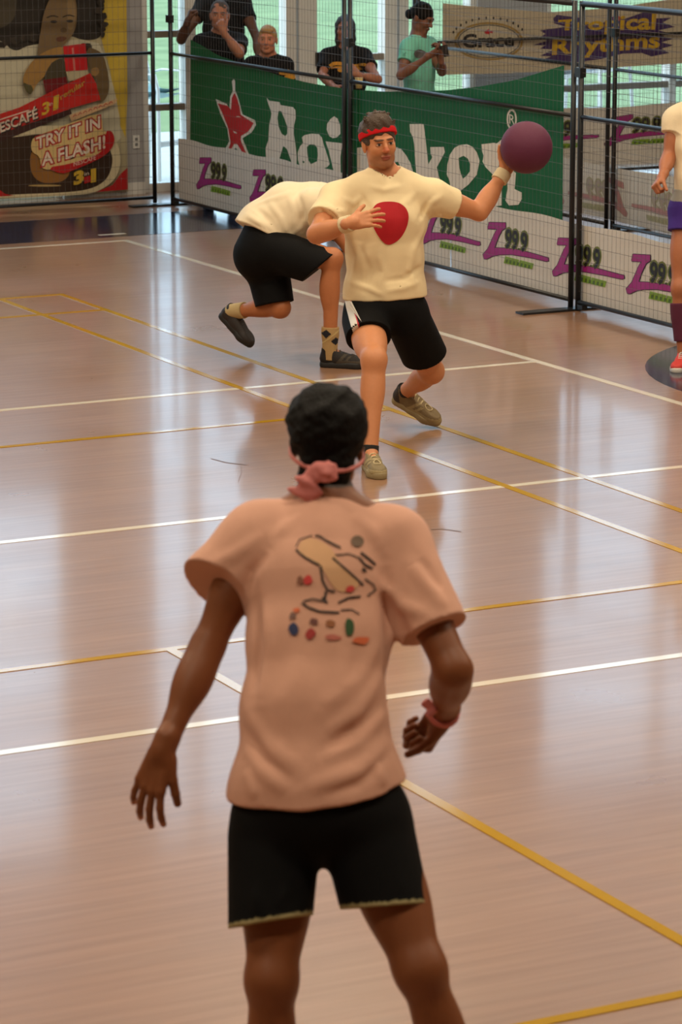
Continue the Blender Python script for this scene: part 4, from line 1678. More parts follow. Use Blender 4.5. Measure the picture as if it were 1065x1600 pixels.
    for pts, w, hh in (([(588, 905), (625, 945), (668, 962)], .016, .012), ([(590, 925), (618, 965), (640, 1000)], .016, -.012), ([(598, 880), (606, 940), (600, 1010)], .018, -.010),
                       ([(415, 835), (370, 865), (325, 885)], .015, .009), ([(420, 860), (395, 895), (380, 930)], .015, -.010), ([(398, 925), (404, 1000), (396, 1090)], .018, -.010),
                       ([(412, 930), (420, 1010), (410, 1100)], .018, .008), ([(640, 880), (672, 920), (698, 955)], .016, .010), ([(655, 870), (690, 925)], .014, -.008),
                       ([(592, 1000), (560, 1060), (500, 1110)], .018, .008), ([(598, 1050), (560, 1110), (505, 1150)], .016, .009), ([(606, 1110), (560, 1160), (500, 1190)], .016, .008),
                       ([(604, 1085), (560, 1138), (505, 1172)], .014, -.007), ([(612, 1150), (560, 1205), (470, 1235)], .018, .009), ([(610, 1175), (560, 1225), (500, 1245)], .014, -.007),
                       ([(378, 1100), (420, 1165), (470, 1205)], .018, .008), ([(372, 1150), (410, 1205), (450, 1240)], .018, .008), ([(375, 1128), (415, 1188), (460, 1226)], .014, -.007),
                       ([(470, 1020), (450, 1090), (455, 1180)], .022, .006), ([(540, 1010), (530, 1080)], .02, .006), ([(385, 1200), (400, 1250)], .014, .008), ([(590, 1190), (600, 1230)], .014, .008),
                       ([(470, 800), (440, 830), (420, 860)], .016, .006), ([(550, 800), (580, 830), (598, 860)], .016, .006)):
        ch.append((pts, w, hh))
    core.disp(px_folds(core, ch, 6.3, 7.6))
    core.disp(lumps(.0022, 26, 11))
    core.rc(neck + UPV*-.012 + A[1]*.02, neck + UPV*.12, .060, .072, .006, 'sub')
    M_pink = mat('pink_cotton', (214, 164, 142), .85, .05, 30, bump=.12, bscale=350, spec=.15, sheen=.15)
    cl = Cloth(core, hollow(core, [(cA, dA), (cB, dB), (hemP, hemN, .36)], .012, .06))
    shirt = organic('t_shirt', cl, M_pink, root, .0055)
    cr = MB()
    cr.tube([neck + UPV*-.0 + (HR*math.cos(a)*.062 + HF*math.sin(a)*.062) + UPV*(.0 - .02*math.sin(a)) for a in [2*PI*k/32 for k in range(33)]], .006, 8)
    cr.build('collar', M_pink, shirt, True)
    # back print: loose ink drawing and a row of small colour marks
    dr = drape(shirt)
    M_i = mat('print_charcoal', (52, 44, 40), .8)
    zz = lambda pts: [(420 + x/4.84, 800 + y/4.84) for x, y in pts]
    M_tanp = mat('print_sand', (214, 168, 128), .85)
    decal('print_fill', [smooth_loop(zz([(215, 290), (250, 210), (350, 200), (470, 270), (520, 370), (640, 490), (690, 560), (600, 610), (500, 600), (420, 450), (370, 390), (280, 350)]), 2)], dr(.002), M_tanp, shirt, 9)
    for pts, w in (([(350, 185), (380, 185), (440, 225), (540, 275)], 3.0), ([(205, 290), (270, 345), (380, 405)], 3.0), ([(205, 270), (230, 215), (330, 180)], 1.6),
                   ([(480, 350), (560, 420), (640, 490), (710, 555)], 3.2), ([(390, 410), (405, 520), (440, 590), (495, 605)], 3.6), ([(690, 310), (750, 355), (800, 400)], 3.6),
                   ([(680, 350), (720, 400), (780, 430)], 3.4), ([(700, 430), (730, 450)], 4.5), ([(720, 505), (785, 550), (800, 590), (740, 635)], 2.6),
                   ([(250, 690), (300, 725), (380, 755), (530, 765)], 3.4), ([(260, 680), (330, 660), (430, 680)], 2.6), ([(400, 650), (440, 690)], 4.0), ([(430, 600), (420, 680)], 4),
                   ([(520, 690), (600, 650), (690, 640)], 3.0), ([(540, 745), (620, 740), (680, 775)], 2.2), ([(500, 330), (600, 320), (680, 350)], 2.0)):
        decal('print_line', [stroke(zz(pts), w)], dr(.0032), M_i, shirt, 9)
    decal('print_line', [ell(*zz([(665, 225)])[0], 10, 9, 16)], dr(.0032), mat('print_smoke', (112, 92, 76), .8), shirt, 9)
    for nm, x, y, rx, ry, c in (('red', 295, 515, 7, 7, (206, 66, 66)), ('rust', 235, 520, 6, 7, (140, 92, 72)), ('red', 610, 585, 7, 5, (206, 66, 58)), ('navy', 188, 895, 8, 10, (52, 60, 96)),
                                ('red2', 315, 925, 8, 8, (166, 58, 56)), ('umber', 340, 830, 8, 6, (116, 74, 68)), ('amber', 462, 850, 8, 6, (150, 96, 62)), ('green', 605, 875, 8, 13, (54, 84, 50)),
                                ('orange', 700, 970, 13, 6, (216, 110, 70)), ('blush', 480, 950, 13, 4, (190, 110, 96)), ('slate', 185, 790, 6, 5, (124, 92, 84)), ('orange', 215, 745, 6, 4, (216, 110, 70))):
        decal('print_mark', [blotch(*zz([(x, y)])[0], rx, ry, x)], dr(.0034), mat('print_' + nm, c, .85), shirt, 9)
    # shorts
    sh = Sdf()
    mA, mB = J(422, 1440, 6.86), J(598, 1416, 6.86)
    nA, nB = nrm(J(418, 1520, 6.86) - J(430, 1340, 6.9)), nrm(J(632, 1520, 6.86) - J(572, 1320, 6.9))
    nA = nrm(nA + HR*.22)
    nB = nrm(nB - HR*.22)
    sh.ell(J(500, 1262, 6.95), (.198, .148, .125), np.array([HR, HF, UPV]), .02)
    sh.rc(J(428, 1310, 6.94), J(419, 1500, 6.86), .105, .090, .03, cut=[(mA, nA)])
    sh.rc(J(576, 1305, 6.94), J(618, 1490, 6.86), .105, .096, .03, cut=[(mB, nB)])
    f2 = [(J(x, y, 6.8), J(x + dx, y + dy, 6.8), .016, .006) for x, y, dx, dy in ((480, 1350, -50, 70), (515, 1350, 45, 60), (470, 1300, -80, 40), (540, 1300, 90, 40), (390, 1370, 20, 70), (640, 1330, -10, 70))]
    sh.disp(folds(f2))
    cl = Cloth(sh, hollow(sh, [(mA, nA), (mB, nB)], .012, .06))
    tm = tone_mat('shorts_tone', .85, bump=.15, bscale=300, var=.12, spec=.15)
    organic('shorts', cl, tm, root, .0055, base=(12, 12, 13),
            paint=[(lambda P: ((P - mA)@nA > -.009)*(np.linalg.norm(P - mA, axis=1) < .135)*1.0, (168, 158, 116)), (lambda P: ((P - mB)@nB > -.009)*(np.linalg.norm(P - mB, axis=1) < .135)*1.0, (168, 158, 116))])
    # wrist ribbon
    wb_ = MB()
    ax = frame_axis(wrB - elB)
    wc = wrB + (elB - wrB)*.04
    for o_ in (-.006, .004):
        wb_.tube([wc + ax[2]*o_ + .034*(ax[0]*math.cos(a) + ax[1]*math.sin(a)) for a in [2*PI*k/24 for k in range(25)]], .0055, 6)
    wr = wb_.build('wrist_ribbon', M_rib, root, True)
    kb = Sdf()
    c0 = J(677, 1110, 7.12)
    kb.loft([(c0, .008, .006), (J(664, 1097, 7.11), .013, .005)], HR + UPV, .005)
    kb.loft([(c0, .008, .006), (J(668, 1118, 7.11), .009, .005)], HR - UPV, .005)
    organic('ribbon_bow', kb, M_rib, wr, .003)
    M_tr = mat('grey_trainer', (120, 118, 114), .7, .1, 40)
    for an, dx in ((anA, -.1), (anB, .25)):
        f = nrm(HF + HR*dx)
        hl = np.array([an[0], an[1], .0]) - f*.07
        shoe(root, hl, hl + f*.29, UPV, M_tr, M_sole_black, mat('lace_white', (210, 206, 200), .8), ankle=an, h=.008)
    return root


# ------------------------------------------------------------------ thrower in the white shirt
def build_thrower():
    root = empty('person', tuple((onZ(630, 710, 0))), 'player in cream t-shirt and red headband winding up to throw a ball', 'person')
    hc = J(592, 223, 15.22)
    A = frame(-HF + HR*.34 - UPV*.05, roll=-.10)
    neck = J(601, 278, 15.30)
    pel = J(602, 478, 15.38)
    shA, elA, wrA = J(526, 312, 15.26), J(494, 366, 15.06), J(549, 348, 14.90)
    shB, elB, wrB = J(676, 308, 15.32), J(748, 331, 15.44), J(788, 268, 15.50)
    hipA, knA, anA = J(570, 502, 15.36), J(584, 562, 14.98), J(578, 706, 14.93)
    hipB, knB = J(638, 502, 15.40), J(674, 580, 15.70)
    toeB, heelB = J(690, 661, 16.0), J(612, 624, 16.10)
    toeB[2] = .006
    fB = nrm(toeB - heelB)
    uB = nrm(UPV*.9 - HF*.35)
    uB = nrm(uB - fB*(fB@uB))
    anB = heelB + fB*.062 + uB*.09
    s = Sdf()
    add_torso(s, pel, neck, HR, 1.03, 1.05, 1.0)
    s.rc(shA, neck + UPV*.02, .058, .055, .05)
    s.rc(shB, neck + UPV*.02, .058, .055, .05)
    L = add_head(s, hc, A, 1.0, neck, .06)
    add_limb_arm(s, shA, elA, wrA, 1.03, 1.05)
    add_limb_arm(s, shB, elB, wrB, 1.03, 1.05)
    add_hand(s, wrA, px_dir(wrA, J(594, 338, 14.94)), HF*.8 - UPV*.35, UPV, 1.02, curl=(.2, .3, .2), spread=.22, thumb=(.75, .15))
    fdB = px_dir(J(788, 268, 15.50), J(808, 222, 15.53))
    add_hand(s, wrB, fdB, -HF + HR*.35 - UPV*.1, -HR + UPV*.3, 1.05, curl=(.28, .38, .35), spread=.35, thumb=(.95, .15), thumb_curl=.2)
    add_limb_leg(s, hipA, knA, anA, HF, 1.0, 1.08)
    add_limb_leg(s, hipB, knB, anB, HF, 1.0, 1.08)
    fA = nrm(-HF*.95 + HR*.22)
    hA = np.array([anA[0], anA[1], 0]) - fA*.062
    s.rc(anA, anA + fA*.10 - UPV*.055, .033, .024, .02)
    s.rc(anB, anB + fB*.10 - uB*.055, .033, .024, .02)
    body = organic('body', s, M_skin, root, .007, base=(202, 136, 94),
                   paint=head_paint(L, A, 1.0, lips=(150, 78, 62), brow=(92, 62, 42), stubble=(164, 110, 78)) +
                   [(blob(L(0, .11, -.02), (.02, .02, .014)), (190, 108, 74))],
                   fine=[fine_head(hc, .17, .003), (wrA + px_dir(wrA, J(594, 338, 14.94))*.09, .13, .004), (wrB + fdB*.09, .13, .004)])
    # hair: short, tousled, pushed up by the headband
    hr = Sdf()
    hr.ell(L(0, -.022, .046), (.092, .104, .098), A, 0)
    hr.ell(L(0, .018, .098), (.066, .066, .050), A, .03)
    for k in range(44):
        a = k*2.4
        r_ = .02 + .056*((k*.37) % 1)
        fw = .5 if math.sin(a) > 0 else 1.0
        p0 = L(r_*math.cos(a), .005 + fw*r_*1.1*math.sin(a), .128 - r_*.75)
        p1 = L(r_*1.3*math.cos(a) - .006, .008 + fw*r_*1.4*math.sin(a), .170 - r_*.85 + .014*((k*.61) % 1))
        hr.rc(p0, p1, .012, .003, .006)
    hr.ell(L(0, .125, -.018), (.12, .072, .088), A, .008, 'sub')
    hr.inter(lambda P: -((P - L(0, 0, -.05))@A[2]) - .0)
    for x in (-1, 1):
        hr.ell(L(x*.092, .0, -.03), (.03, .05, .04), A, .005, 'sub')
    hr.disp(lumps(.0045, 80, 21))
    organic('hair', hr, mat('hair_dark_brown', (78, 64, 54), .55, .35, 80, bump=.8, bscale=150, spec=.3), root, .004)
    # headband
    hb = Sdf()
    hb.ell(L(0, -.014, .042), (.0955, .108, .1025), A, 0)
    n_ = nrm(A[2]*1.0 - A[1]*.42)
    c_ = L(0, .06, .071)
    hb.inter(lambda P: np.abs((P - c_)@n_) - .0155)
    organic('headband', hb, mat('red_headband', (196, 22, 30), .8, .06, 60, bump=.15, bscale=300, spec=.2), root, .004)
    # t-shirt
    core = Sdf()
    dA = nrm(elA - shA)
    dB = nrm(elB - shB)
    cA, cB = shA + dA*.185, shB + dB*.125
    hemP, hemN = J(600, 468, 15.24), nrm(-UPV + HR*.06)
    R_ = lambda x, y, d, hw, dp: (J(x, y, d), hw, dp)
    core.loft([R_(601, 306, 15.31, .19, .125), R_(601, 345, 15.31, .197, .145), R_(601, 400, 15.34, .190, .142), R_(601, 450, 15.37, .200, .148), R_(601, 500, 15.40, .212, .155)], HR, .03, cut=[(hemP, hemN)])
    core.rc(shA, neck + UPV*.0, .078, .072, .05)
    core.rc(shB, neck + UPV*.0, .078, .072, .05)
    core.rc(shA, shA + dA*.26, .086, .092, .045, cut=[(cA, dA)])
    core.rc(shB, shB + dB*.2, .088, .074, .045, cut=[(cB, dB)])
    ch = [([(664, 335), (672, 318), (690, 306)], .016, .014), ([(652, 345), (664, 325), (676, 308)], .014, -.012), ([(668, 345), (690, 335)], .012, .010), ([(640, 400), (655, 370), (664, 350)], .018, .010),
          ([(545, 350), (560, 400), (548, 450)], .02, .012), ([(560, 380), (575, 420), (570, 455)], .018, -.010), ([(535, 310), (552, 318), (566, 305)], .014, .010), ([(512, 320), (525, 330), (540, 330)], .014, .012),
          ([(500, 325), (512, 338), (525, 342)], .012, -.010), ([(560, 300), (580, 330), (570, 350)], .016, -.008), ([(650, 300), (630, 320), (640, 345)], .018, .010), ([(655, 440), (630, 450), (600, 455)], .014, .010),
          ([(660, 415), (630, 435), (598, 440)], .014, -.010), ([(648, 380), (640, 420), (650, 455)], .018, .010), ([(590, 395), (600, 425), (590, 455)], .018, .008), ([(575, 290), (600, 297), (628, 290)], .014, .007), ([(545, 440), (575, 450), (600, 462)], .014, .010)]
    core.disp(px_folds(core, ch, 14.4, 16))
    core.disp(lumps(.003, 22, 12))
    core.rc(neck - UPV*.012 + A[1]*.03, neck + UPV*.12, .066, .078, .005, 'sub')
    M_cream = mat('cream_cotton', (236, 216, 174), .85, .04, 30, bump=.12, bscale=350, spec=.15, sheen=.15)
    shirt = organic('t_shirt', Cloth(core, hollow(core, [(cA, dA), (cB, dB), (hemP, hemN, .36)], .012, .06)), M_cream, root, .0065)
    dr = drape(shirt)
    decal('chest_print', [smooth_loop([(584, 322), (594, 316), (614, 315), (628, 319), (637, 330), (638, 345), (632, 362), (622, 376), (609, 383), (600, 381), (590, 368), (582, 352), (579, 336)], 2)], dr(.004), mat('print_red_spot', (176, 12, 28), .8, .05), shirt, 5)
    cr = MB()
    cr.tube([neck - UPV*.014 + .066*(HR*math.cos(a) + HF*math.sin(a)) + UPV*(.03*math.sin(a)) for a in [2*PI*k/32 for k in range(33)]], .006, 8)
    cr.build('collar', M_cream, shirt, True)
    # wristbands
    M_wb = mat('white_towelling', (226, 208, 170), .95, .05, 80, bump=.5, bscale=260, spec=.1)
    for w, e_ in ((wrA, elA), (wrB, elB)):
        d = nrm(e_ - w)
        b = Sdf()
        b.rc(w + d*-.02, w + d*.075, .040, .043, 0)
        c0, c1 = w + d*.002, w + d*.058
        b.inter(lambda P, c0=c0, c1=c1, d=d: np.maximum(-(P - c0)@d, (P - c1)@d))
        organic('wristband', b, M_wb, root, .005)
    # shorts
    sh = Sdf()
    nA, nB = nrm(knA - hipA), nrm(knB - hipB)
    mA, mB = hipA + nA*.185, hipB + nB*.27
    mA = mA - UPV*.0
    sh.ell(J(602, 478, 15.38), (.205, .15, .13), np.array([HR, HF, UPV]), .02)
    sh.rc(hipA, hipA + nA*.3, .115, .112, .04, cut=[(mA, nrm(nA - UPV*.55))])
    sh.rc(hipB, hipB + nB*.4, .115, .118, .04, cut=[(mB, nrm(nB - UPV*.35))])
    sh.disp(folds([(J(x, y, 15.24), J(x + dx, y + dy, 15.24), .018, .009) for x, y, dx, dy in ((610, 500, 40, 20), (615, 520, 50, 15), (600, 490, -30, 30), (640, 480, 25, 50), (625, 540, 45, -8))]))
    cl = Cloth(sh, hollow(sh, [(mA, nrm(nA - UPV*.55)), (mB, nrm(nB - UPV*.35))], .012, .06))
    shorts = organic('shorts', cl, M_black_cloth, root, .0065)
    ds = drape(shorts)
    decal('side_stripe', [[(538, 463), (545, 462), (551, 482), (557, 500), (560, 512), (552, 522), (546, 500), (541, 480)]], ds(.003), M_ink_white, shorts, 5)
    decal('stripe_piping', [stroke([(546, 462), (552, 482), (558, 500), (561, 512)], 1.6)], ds(.004), M_ink_red, shorts, 5)
    # trainers
    M_tr = mat('olive_grey_trainer', (138, 124, 92), .75, .18, 60, bump=.3, bscale=200)
    M_tr2 = mat('trainer_sole_tan', (150, 134, 98), .7, .1, 40)
    M_lc = mat('lace_cream', (196, 180, 140), .8)
    shoe(root, hA, hA + fA*.29, UPV, M_tr, M_tr2, M_lc, ankle=anA, accent=M_lc, h=.0045, tones=((128, 114, 84), (58, 50, 46), (168, 152, 112)))
    shoe(root, heelB, heelB + fB*.30, uB, M_tr, M_tr2, M_lc, ankle=anB, accent=M_lc, h=.0045, tones=((122, 104, 74), (58, 50, 46), (160, 144, 104)))
    # socks
    M_sk = mat('ankle_sock_black', (30, 28, 28), .9, .1, 60)
    for an, kn in ((anA, knA), (anB, knB)):
        d = nrm(kn - an)
        b = Sdf()
        b.rc(an - d*.05, an + d*.06, .042, .042, 0)
        b.inter(lambda P, an=an, d=d: np.maximum((P - an - d*.03)@d, -(P - an + d*.05)@d))
        organic('sock', b, M_sk, root, .005)
    return root, wrB, fdB


# ------------------------------------------------------------------ player doubled over
def build_bent_player():
    root = empty('person', tuple(onZ(525, 577, 0)), 'player in white t-shirt and black shorts doubled over on one leg', 'person')
    D = 17.95
    pel, neck = J(412, 382, D), J(508, 318, D + .05)
    hc = J(548, 322, D + .1)
    A = frame(HR*.8 - UPV*.6 + HF*.1)
    shA, shB = J(488, 320, D - .17), J(492, 318, D + .2)
    elA, wrA = J(545, 385, D - .15), J(588, 425, D - .1)
    elB, wrB = J(560, 380, D + .2), J(600, 420, D + .15)
    hip1, kn1 = J(412, 392, D + .10), J(437, 480, D + .0)
    h1, t1 = J(342, 492, D + .30), J(394, 546, D + .22)
    f1 = nrm(t1 - h1)
    u1 = nrm(J(400, 470, D + .1) - J(366, 520, D + .24))
    u1 = nrm(u1 - f1*(f1@u1))
    an1 = h1 + f1*.062 + u1*.09
    hip2, kn2 = J(424, 390, D - .10), J(518, 404, D - .25)
    h2 = onZ(499, 573, 0)
    f2_ = nrm(HR*.97 - HF*.22)
    an2 = h2 + f2_*.062 + UPV*.095
    side = HF
    s = Sdf()
    add_torso(s, pel, neck, side, 1.0, 1.0, 1.0)
    L = add_head(s, hc, A, 1.0, neck, .056)
    s.rc(shA, neck, .055, .05, .05)
    s.rc(shB, neck, .055, .05, .05)
    add_limb_arm(s, shA, elA, wrA)
    add_limb_arm(s, shB, elB, wrB)
    add_hand(s, wrA, px_dir(wrA, J(610, 440, D - .1)), HR*-.3 - UPV, -HF)
    add_hand(s, wrB, px_dir(wrB, J(622, 440, D + .15)), HR*-.3 - UPV, HF)
    add_limb_leg(s, hip1, kn1, an1, UPV*.8 - HR*.3, 1.0, 1.02)
    add_limb_leg(s, hip2, kn2, an2, -HR, 1.0, 1.02)
    s.rc(an1, an1 + f1*.1 - u1*.055, .033, .024, .02)
    s.rc(an2, an2 + f2_*.1 - UPV*.06, .033, .024, .02)
    organic('body', s, M_skin, root, .0075, base=(178, 112, 72), paint=head_paint(L, A, 1.0))
    hr = Sdf()
    hr.ell(L(0, -.016, .04), (.084, .102, .094), A, 0)
    hr.ell(L(0, .12, -.03), (.12, .08, .1), A, .01, 'sub')
    hr.disp(lumps(.003, 60, 31))
    organic('hair', hr, mat('hair_brown', (62, 46, 36), .6, .3, 80, bump=.6, bscale=150), root, .006)
    # shirt
    core = Sdf()
    hemP = J(404, 361, D)
    hemN = nrm(nrm(J(404, 361, D) - J(437, 296, D)))
    R_ = lambda x, y, hw, dp: (J(x, y, D), hw, dp)
    core.loft([R_(382, 392, .205, .158), R_(415, 358, .205, .170), R_(452, 332, .20, .172), R_(492, 325, .19, .150), R_(505, 322, .17, .13)], side, .03, cut=[(hemP, hemN)])
    cuts = []
    for sh_, el_ in ((shA, elA), (shB, elB)):
        d = nrm(el_ - sh_)
        c = sh_ + d*.2
        cuts.append((c, d))
        core.rc(sh_, sh_ + d*.3, .085, .088, .045, cut=[(c, d)])
        core.rc(sh_, neck, .075, .07, .05)
    ch = [([(x, y), (x + dx*.5 + 4, y + dy*.5), (x + dx, y + dy)], .018, hh) for x, y, dx, dy, hh in ((385, 335, 35, 30, .012), (400, 325, 35, 40, -.012), (420, 315, 28, 50, .012), (450, 300, 10, 62, .012), (465, 300, 8, 60, -.010), (400, 318, 60, -18, .010), (480, 340, -30, 30, .012), (380, 345, 50, 22, -.008))]
    core.disp(px_folds(core, ch, 17.3, 18.8))
    core.disp(lumps(.003, 22, 33))
    core.rc(neck, J(545, 320, D + .1), .062, .07, .005, 'sub')
    M_w = mat('offwhite_cotton', (238, 222, 190), .85, .04, 30, bump=.12, bscale=350, spec=.15, sheen=.15)
    organic('t_shirt', Cloth(core, hollow(core, cuts + [(hemP, hemN, .36)], .012, .05)), M_w, root, .007)
    # shorts
    sh = Sdf()
    n1, n2 = nrm(kn1 - hip1), nrm(kn2 - hip2)
    m1, m2 = J(431, 474, D), J(496, 420, D - .2)
    q1 = nrm(J(440, 520, D) - J(432, 470, D))
    q2 = nrm(J(530, 455, D - .2) - J(496, 413, D - .2))
    sh.loft([(J(420, 365, D), .18, .15), (J(408, 398, D), .19, .165)], side, .02)
    sh.rc(hip1 + UPV*.0, J(434, 500, D), .135, .108, .04, cut=[(m1, q1)])
    sh.rc(hip2, J(530, 425, D - .25), .128, .112, .04, cut=[(m2, q2)])
    sh.disp(folds([(J(x, y, D - .2), J(x + dx, y + dy, D - .2), .02, .01) for x, y, dx, dy in ((440, 400, 50, 20), (430, 420, 40, 30), (395, 400, 20, 60), (410, 380, 60, 10))]))
    organic('shorts', Cloth(sh, hollow(sh, [(m1, q1), (m2, q2)], .012, .06)), M_black_cloth, root, .007)
    # argyle sock on the standing leg, plain on the other
    d2 = nrm(kn2 - an2)
    b = Sdf()
    b.rc(an2 - d2*.05, an2 + d2*.1, .043, .047, 0)
    b.rc(an2 + d2*.1, an2 + d2*.2, .047, .058, .02)
    b.inter(lambda P: np.maximum((P - an2 - d2*.14)@d2, -(P - an2 + d2*.05)@d2))
    axx = nrm(HR - d2*(d2@HR))
    def diamonds(P):
        v = (P - an2)@d2
        u = (P - an2)@axx
        return ((np.abs(u + .024)/.030 + np.abs(v - .105)/.026 < 1) | (np.abs(u - .032)/.028 + np.abs(v - .062)/.024 < 1))*1.0
    def lattice(P):
        v = (P - an2)@d2
        u = (P - an2)@axx
        return (np.abs((v - .085) - u*.8) < .0035)*1.0
    organic('sock', b, tone_mat('sock_tone', .9, bump=.3, bscale=200), root, .004, base=(172, 142, 96), paint=[(diamonds, (28, 28, 36)), (lattice, (196, 176, 120))])
    d1 = nrm(kn1 - an1)
    b = Sdf()
    b.rc(an1 - d1*.04, an1 + d1*.14, .042, .052, 0)
    b.inter(lambda P: np.maximum((P - an1 - d1*.09)@d1, -(P - an1 + d1*.03)@d1))
    organic('sock', b, tone_mat('sock_tone', .9), root, .005, base=(190, 168, 122))
    M_blk = mat('black_trainer', (40, 34, 33), .6, .2, 60, bump=.3, bscale=200)
    M_lc = mat('lace_dark', (70, 62, 58), .8)
    shoe(root, h2, h2 + f2_*.30, UPV, M_blk, M_sole_black, M_lc, ankle=an2, accent=M_lc, tones=((36, 32, 31), (26, 24, 24), (70, 62, 52)))
    shoe(root, h1, h1 + f1*.29, u1, M_blk, M_sole_black, M_lc, ankle=an1)
    return root


# ------------------------------------------------------------------ generic upright figure
def upright(label, hpx, d, face, skin, shirt_m, arms, hair, z0=0.0, stature=None, legs_m=None, sleeve=.16, slim=1.0, trim=None, shirt_w=1.0, roll=0.0, feet=None, shoe_m=None, hipshift=0.0, tilt=0.0, hem=.52, group=None, head_s=1.0):
    hc = J(hpx[0], hpx[1], d)
    S = (hc[2] - z0)/1.685
    f = nrm([face[0], face[1], 0])
    rt = np.cross(f, UPV)
    base = np.array([hc[0], hc[1], z0]) - f*.03*S
    root = empty('person', tuple(base), label, 'person', group)
    A = frame(f - UPV*tilt, roll=roll)
    P_ = lambda x, y, z: base + S*(rt*x + f*y) + UPV*z*S
    neck, pel = P_(0, -.01, 1.50), P_(hipshift, -.01, .96)
    s = Sdf()
    w = .95*slim
    add_torso(s, pel, neck, rt, S, w, .95*slim)
    L = add_head(s, hc, A, S*.98*head_s, neck, .054*slim)
    sd_ = {1: P_(.175*w, -.005, 1.445), -1: P_(-.175*w, -.005, 1.445)}
    planes = []
    fines = [fine_head(hc, .165*S, .005)]
    core = Sdf()
    core.loft([(P_(0, -.005, 1.40), .175*w*S, .118*S*slim), (P_(0, .0, 1.22), .178*w*S*shirt_w, .132*S*slim), (P_(0, 0, 1.05), .172*w*S*shirt_w, .128*S*slim), (P_(hipshift, 0, .72), .195*w*S*shirt_w, .14*S*slim)], rt, .03, cut=[(P_(0, 0, 1.5 - hem - .1), -UPV)])
    planes.append((P_(0, 0, 1.5 - hem - .1), -UPV, .36))
    for k in (1, -1):
        el, wr, hd = arms[k]
        sh = sd_[k]
        el = P_(.23*k*w, -.02, 1.16) if el is None else np.array(el)
        wr = P_(.25*k*w, .04, .92) if wr is None else np.array(wr)
        # keep arm lengths human
        s.rc(sh, neck + UPV*.02, .052*S, .05*S, .05)
        add_limb_arm(s, sh, el, wr, S*.97, .95*slim)
        if hd is None:
            hd = dict(fd=wr - el, pn=-rt*k, td=f)
        add_hand(s, wr, hd['fd'], hd['pn'], hd['td'], S*.97, curl=hd.get('curl', (.4, .5, .35)), spread=hd.get('spread', .06), thumb=hd.get('thumb', (.5, .3)))
        fines.append((wr + nrm(hd['fd'])*.08*S, .12*S, .0055))
        dd = nrm(el - sh)
        c = sh + dd*sleeve*S
        core.rc(sh, sh + dd*(sleeve + .1)*S, .072*S*slim, .074*S*slim, .04, cut=[(c, dd)])
        core.rc(sh, neck, .070*S, .066*S, .05)
        planes.append((c, dd))
    ft = feet or {1: P_(.11, .0, .0), -1: P_(-.11, .0, .0)}
    for k in (1, -1):
        hp = P_(.095*k + hipshift, 0, .93)
        an = np.array(ft[k]) + UPV*.085*S
        kn = (hp + an)/2 + f*.03*S + UPV*.02
        add_limb_leg(s, hp, kn, an, -f, S, .95)
        s.rc(an, an + f*.09*S - UPV*.045*S, .034*S, .028*S, .02)
    organic('body', s, M_skin, root, .0095, base=skin, paint=head_paint(L, A, S, brow=hair.get('brow', (40, 28, 22)), lips=tuple(int(q*.82) for q in skin)), fine=fines)
    core.disp(lumps(.0035, 18, int(hpx[0])))
    core.rc(neck - UPV*.012 + f*.02, neck + UPV*.1, .060*S, .07*S, .005, 'sub')
    shirt = organic('t_shirt', Cloth(core, hollow(core, planes, .012, .05)), shirt_m, root, .0085)
    # trousers
    tr_ = Sdf()
    tr_.loft([(P_(hipshift, 0, 1.02), .165*w*S, .12*S*slim), (P_(hipshift, 0, .90), .178*w*S, .13*S*slim)], rt, .02)
    for k in (1, -1):
        hp = P_(.095*k + hipshift, 0, .90)
        an = np.array(ft[k]) + UPV*.085*S
        kn = (hp + an)/2 + f*.03*S + UPV*.02
        tr_.rc(hp, kn, .100*S, .075*S, .03)
        tr_.rc(kn, an, .075*S, .062*S, .03)
    tr_.inter(lambda P: (z0 + .06) - P[:, 2])
    organic('trousers', tr_, legs_m or M_black_cloth, root, .011)
    # hair
    hr = Sdf()
    for kind, p, r, k in hair['shape']:
        if kind == 'e':
            hr.ell(L(*p), np.array(r)*S*.98*head_s, A, k)
        elif kind == 's':
            hr.ell(L(*p), np.array(r)*S*.98*head_s, A, k, 'sub')
        elif kind == 'r':
            hr.rc(L(*p), L(*r[0]), r[1]*S, r[2]*S, k)
    hr.disp(lumps(.0028, 60, int(hpx[0]) + 1))
    organic('hair', hr, hair['m'], root, .0055)
    for k in (1, -1):
        q = np.array(ft[k]) - f*.07*S
        shoe(root, q, q + f*.27*S, UPV, shoe_m or mat('black_shoe', (34, 33, 34), .6), M_sole_black, mat('lace_dark', (70, 62, 58), .8), h=.01)
    return root, shirt, L, P_, S


SHORT = [('e', (0, -.016, .038), (.079, .097, .091), 0), ('s', (0, .12, -.03), (.12, .078, .116), .008), ('s', (.09, .005, -.035), (.03, .05, .045), .005), ('s', (-.09, .005, -.035), (.03, .05, .045), .005)]
M_blk_tee = mat('black_cotton_tee', (22, 22, 25), .85, .12, 30, bump=.1, bscale=300, spec=.15)
M_teal = mat('mint_cotton_tee', (120, 196, 176), .85, .05, 30, bump=.1, bscale=300, spec=.15)
M_jean = mat('dark_denim', (38, 44, 62), .9, .12, 60, bump=.2, bscale=300)


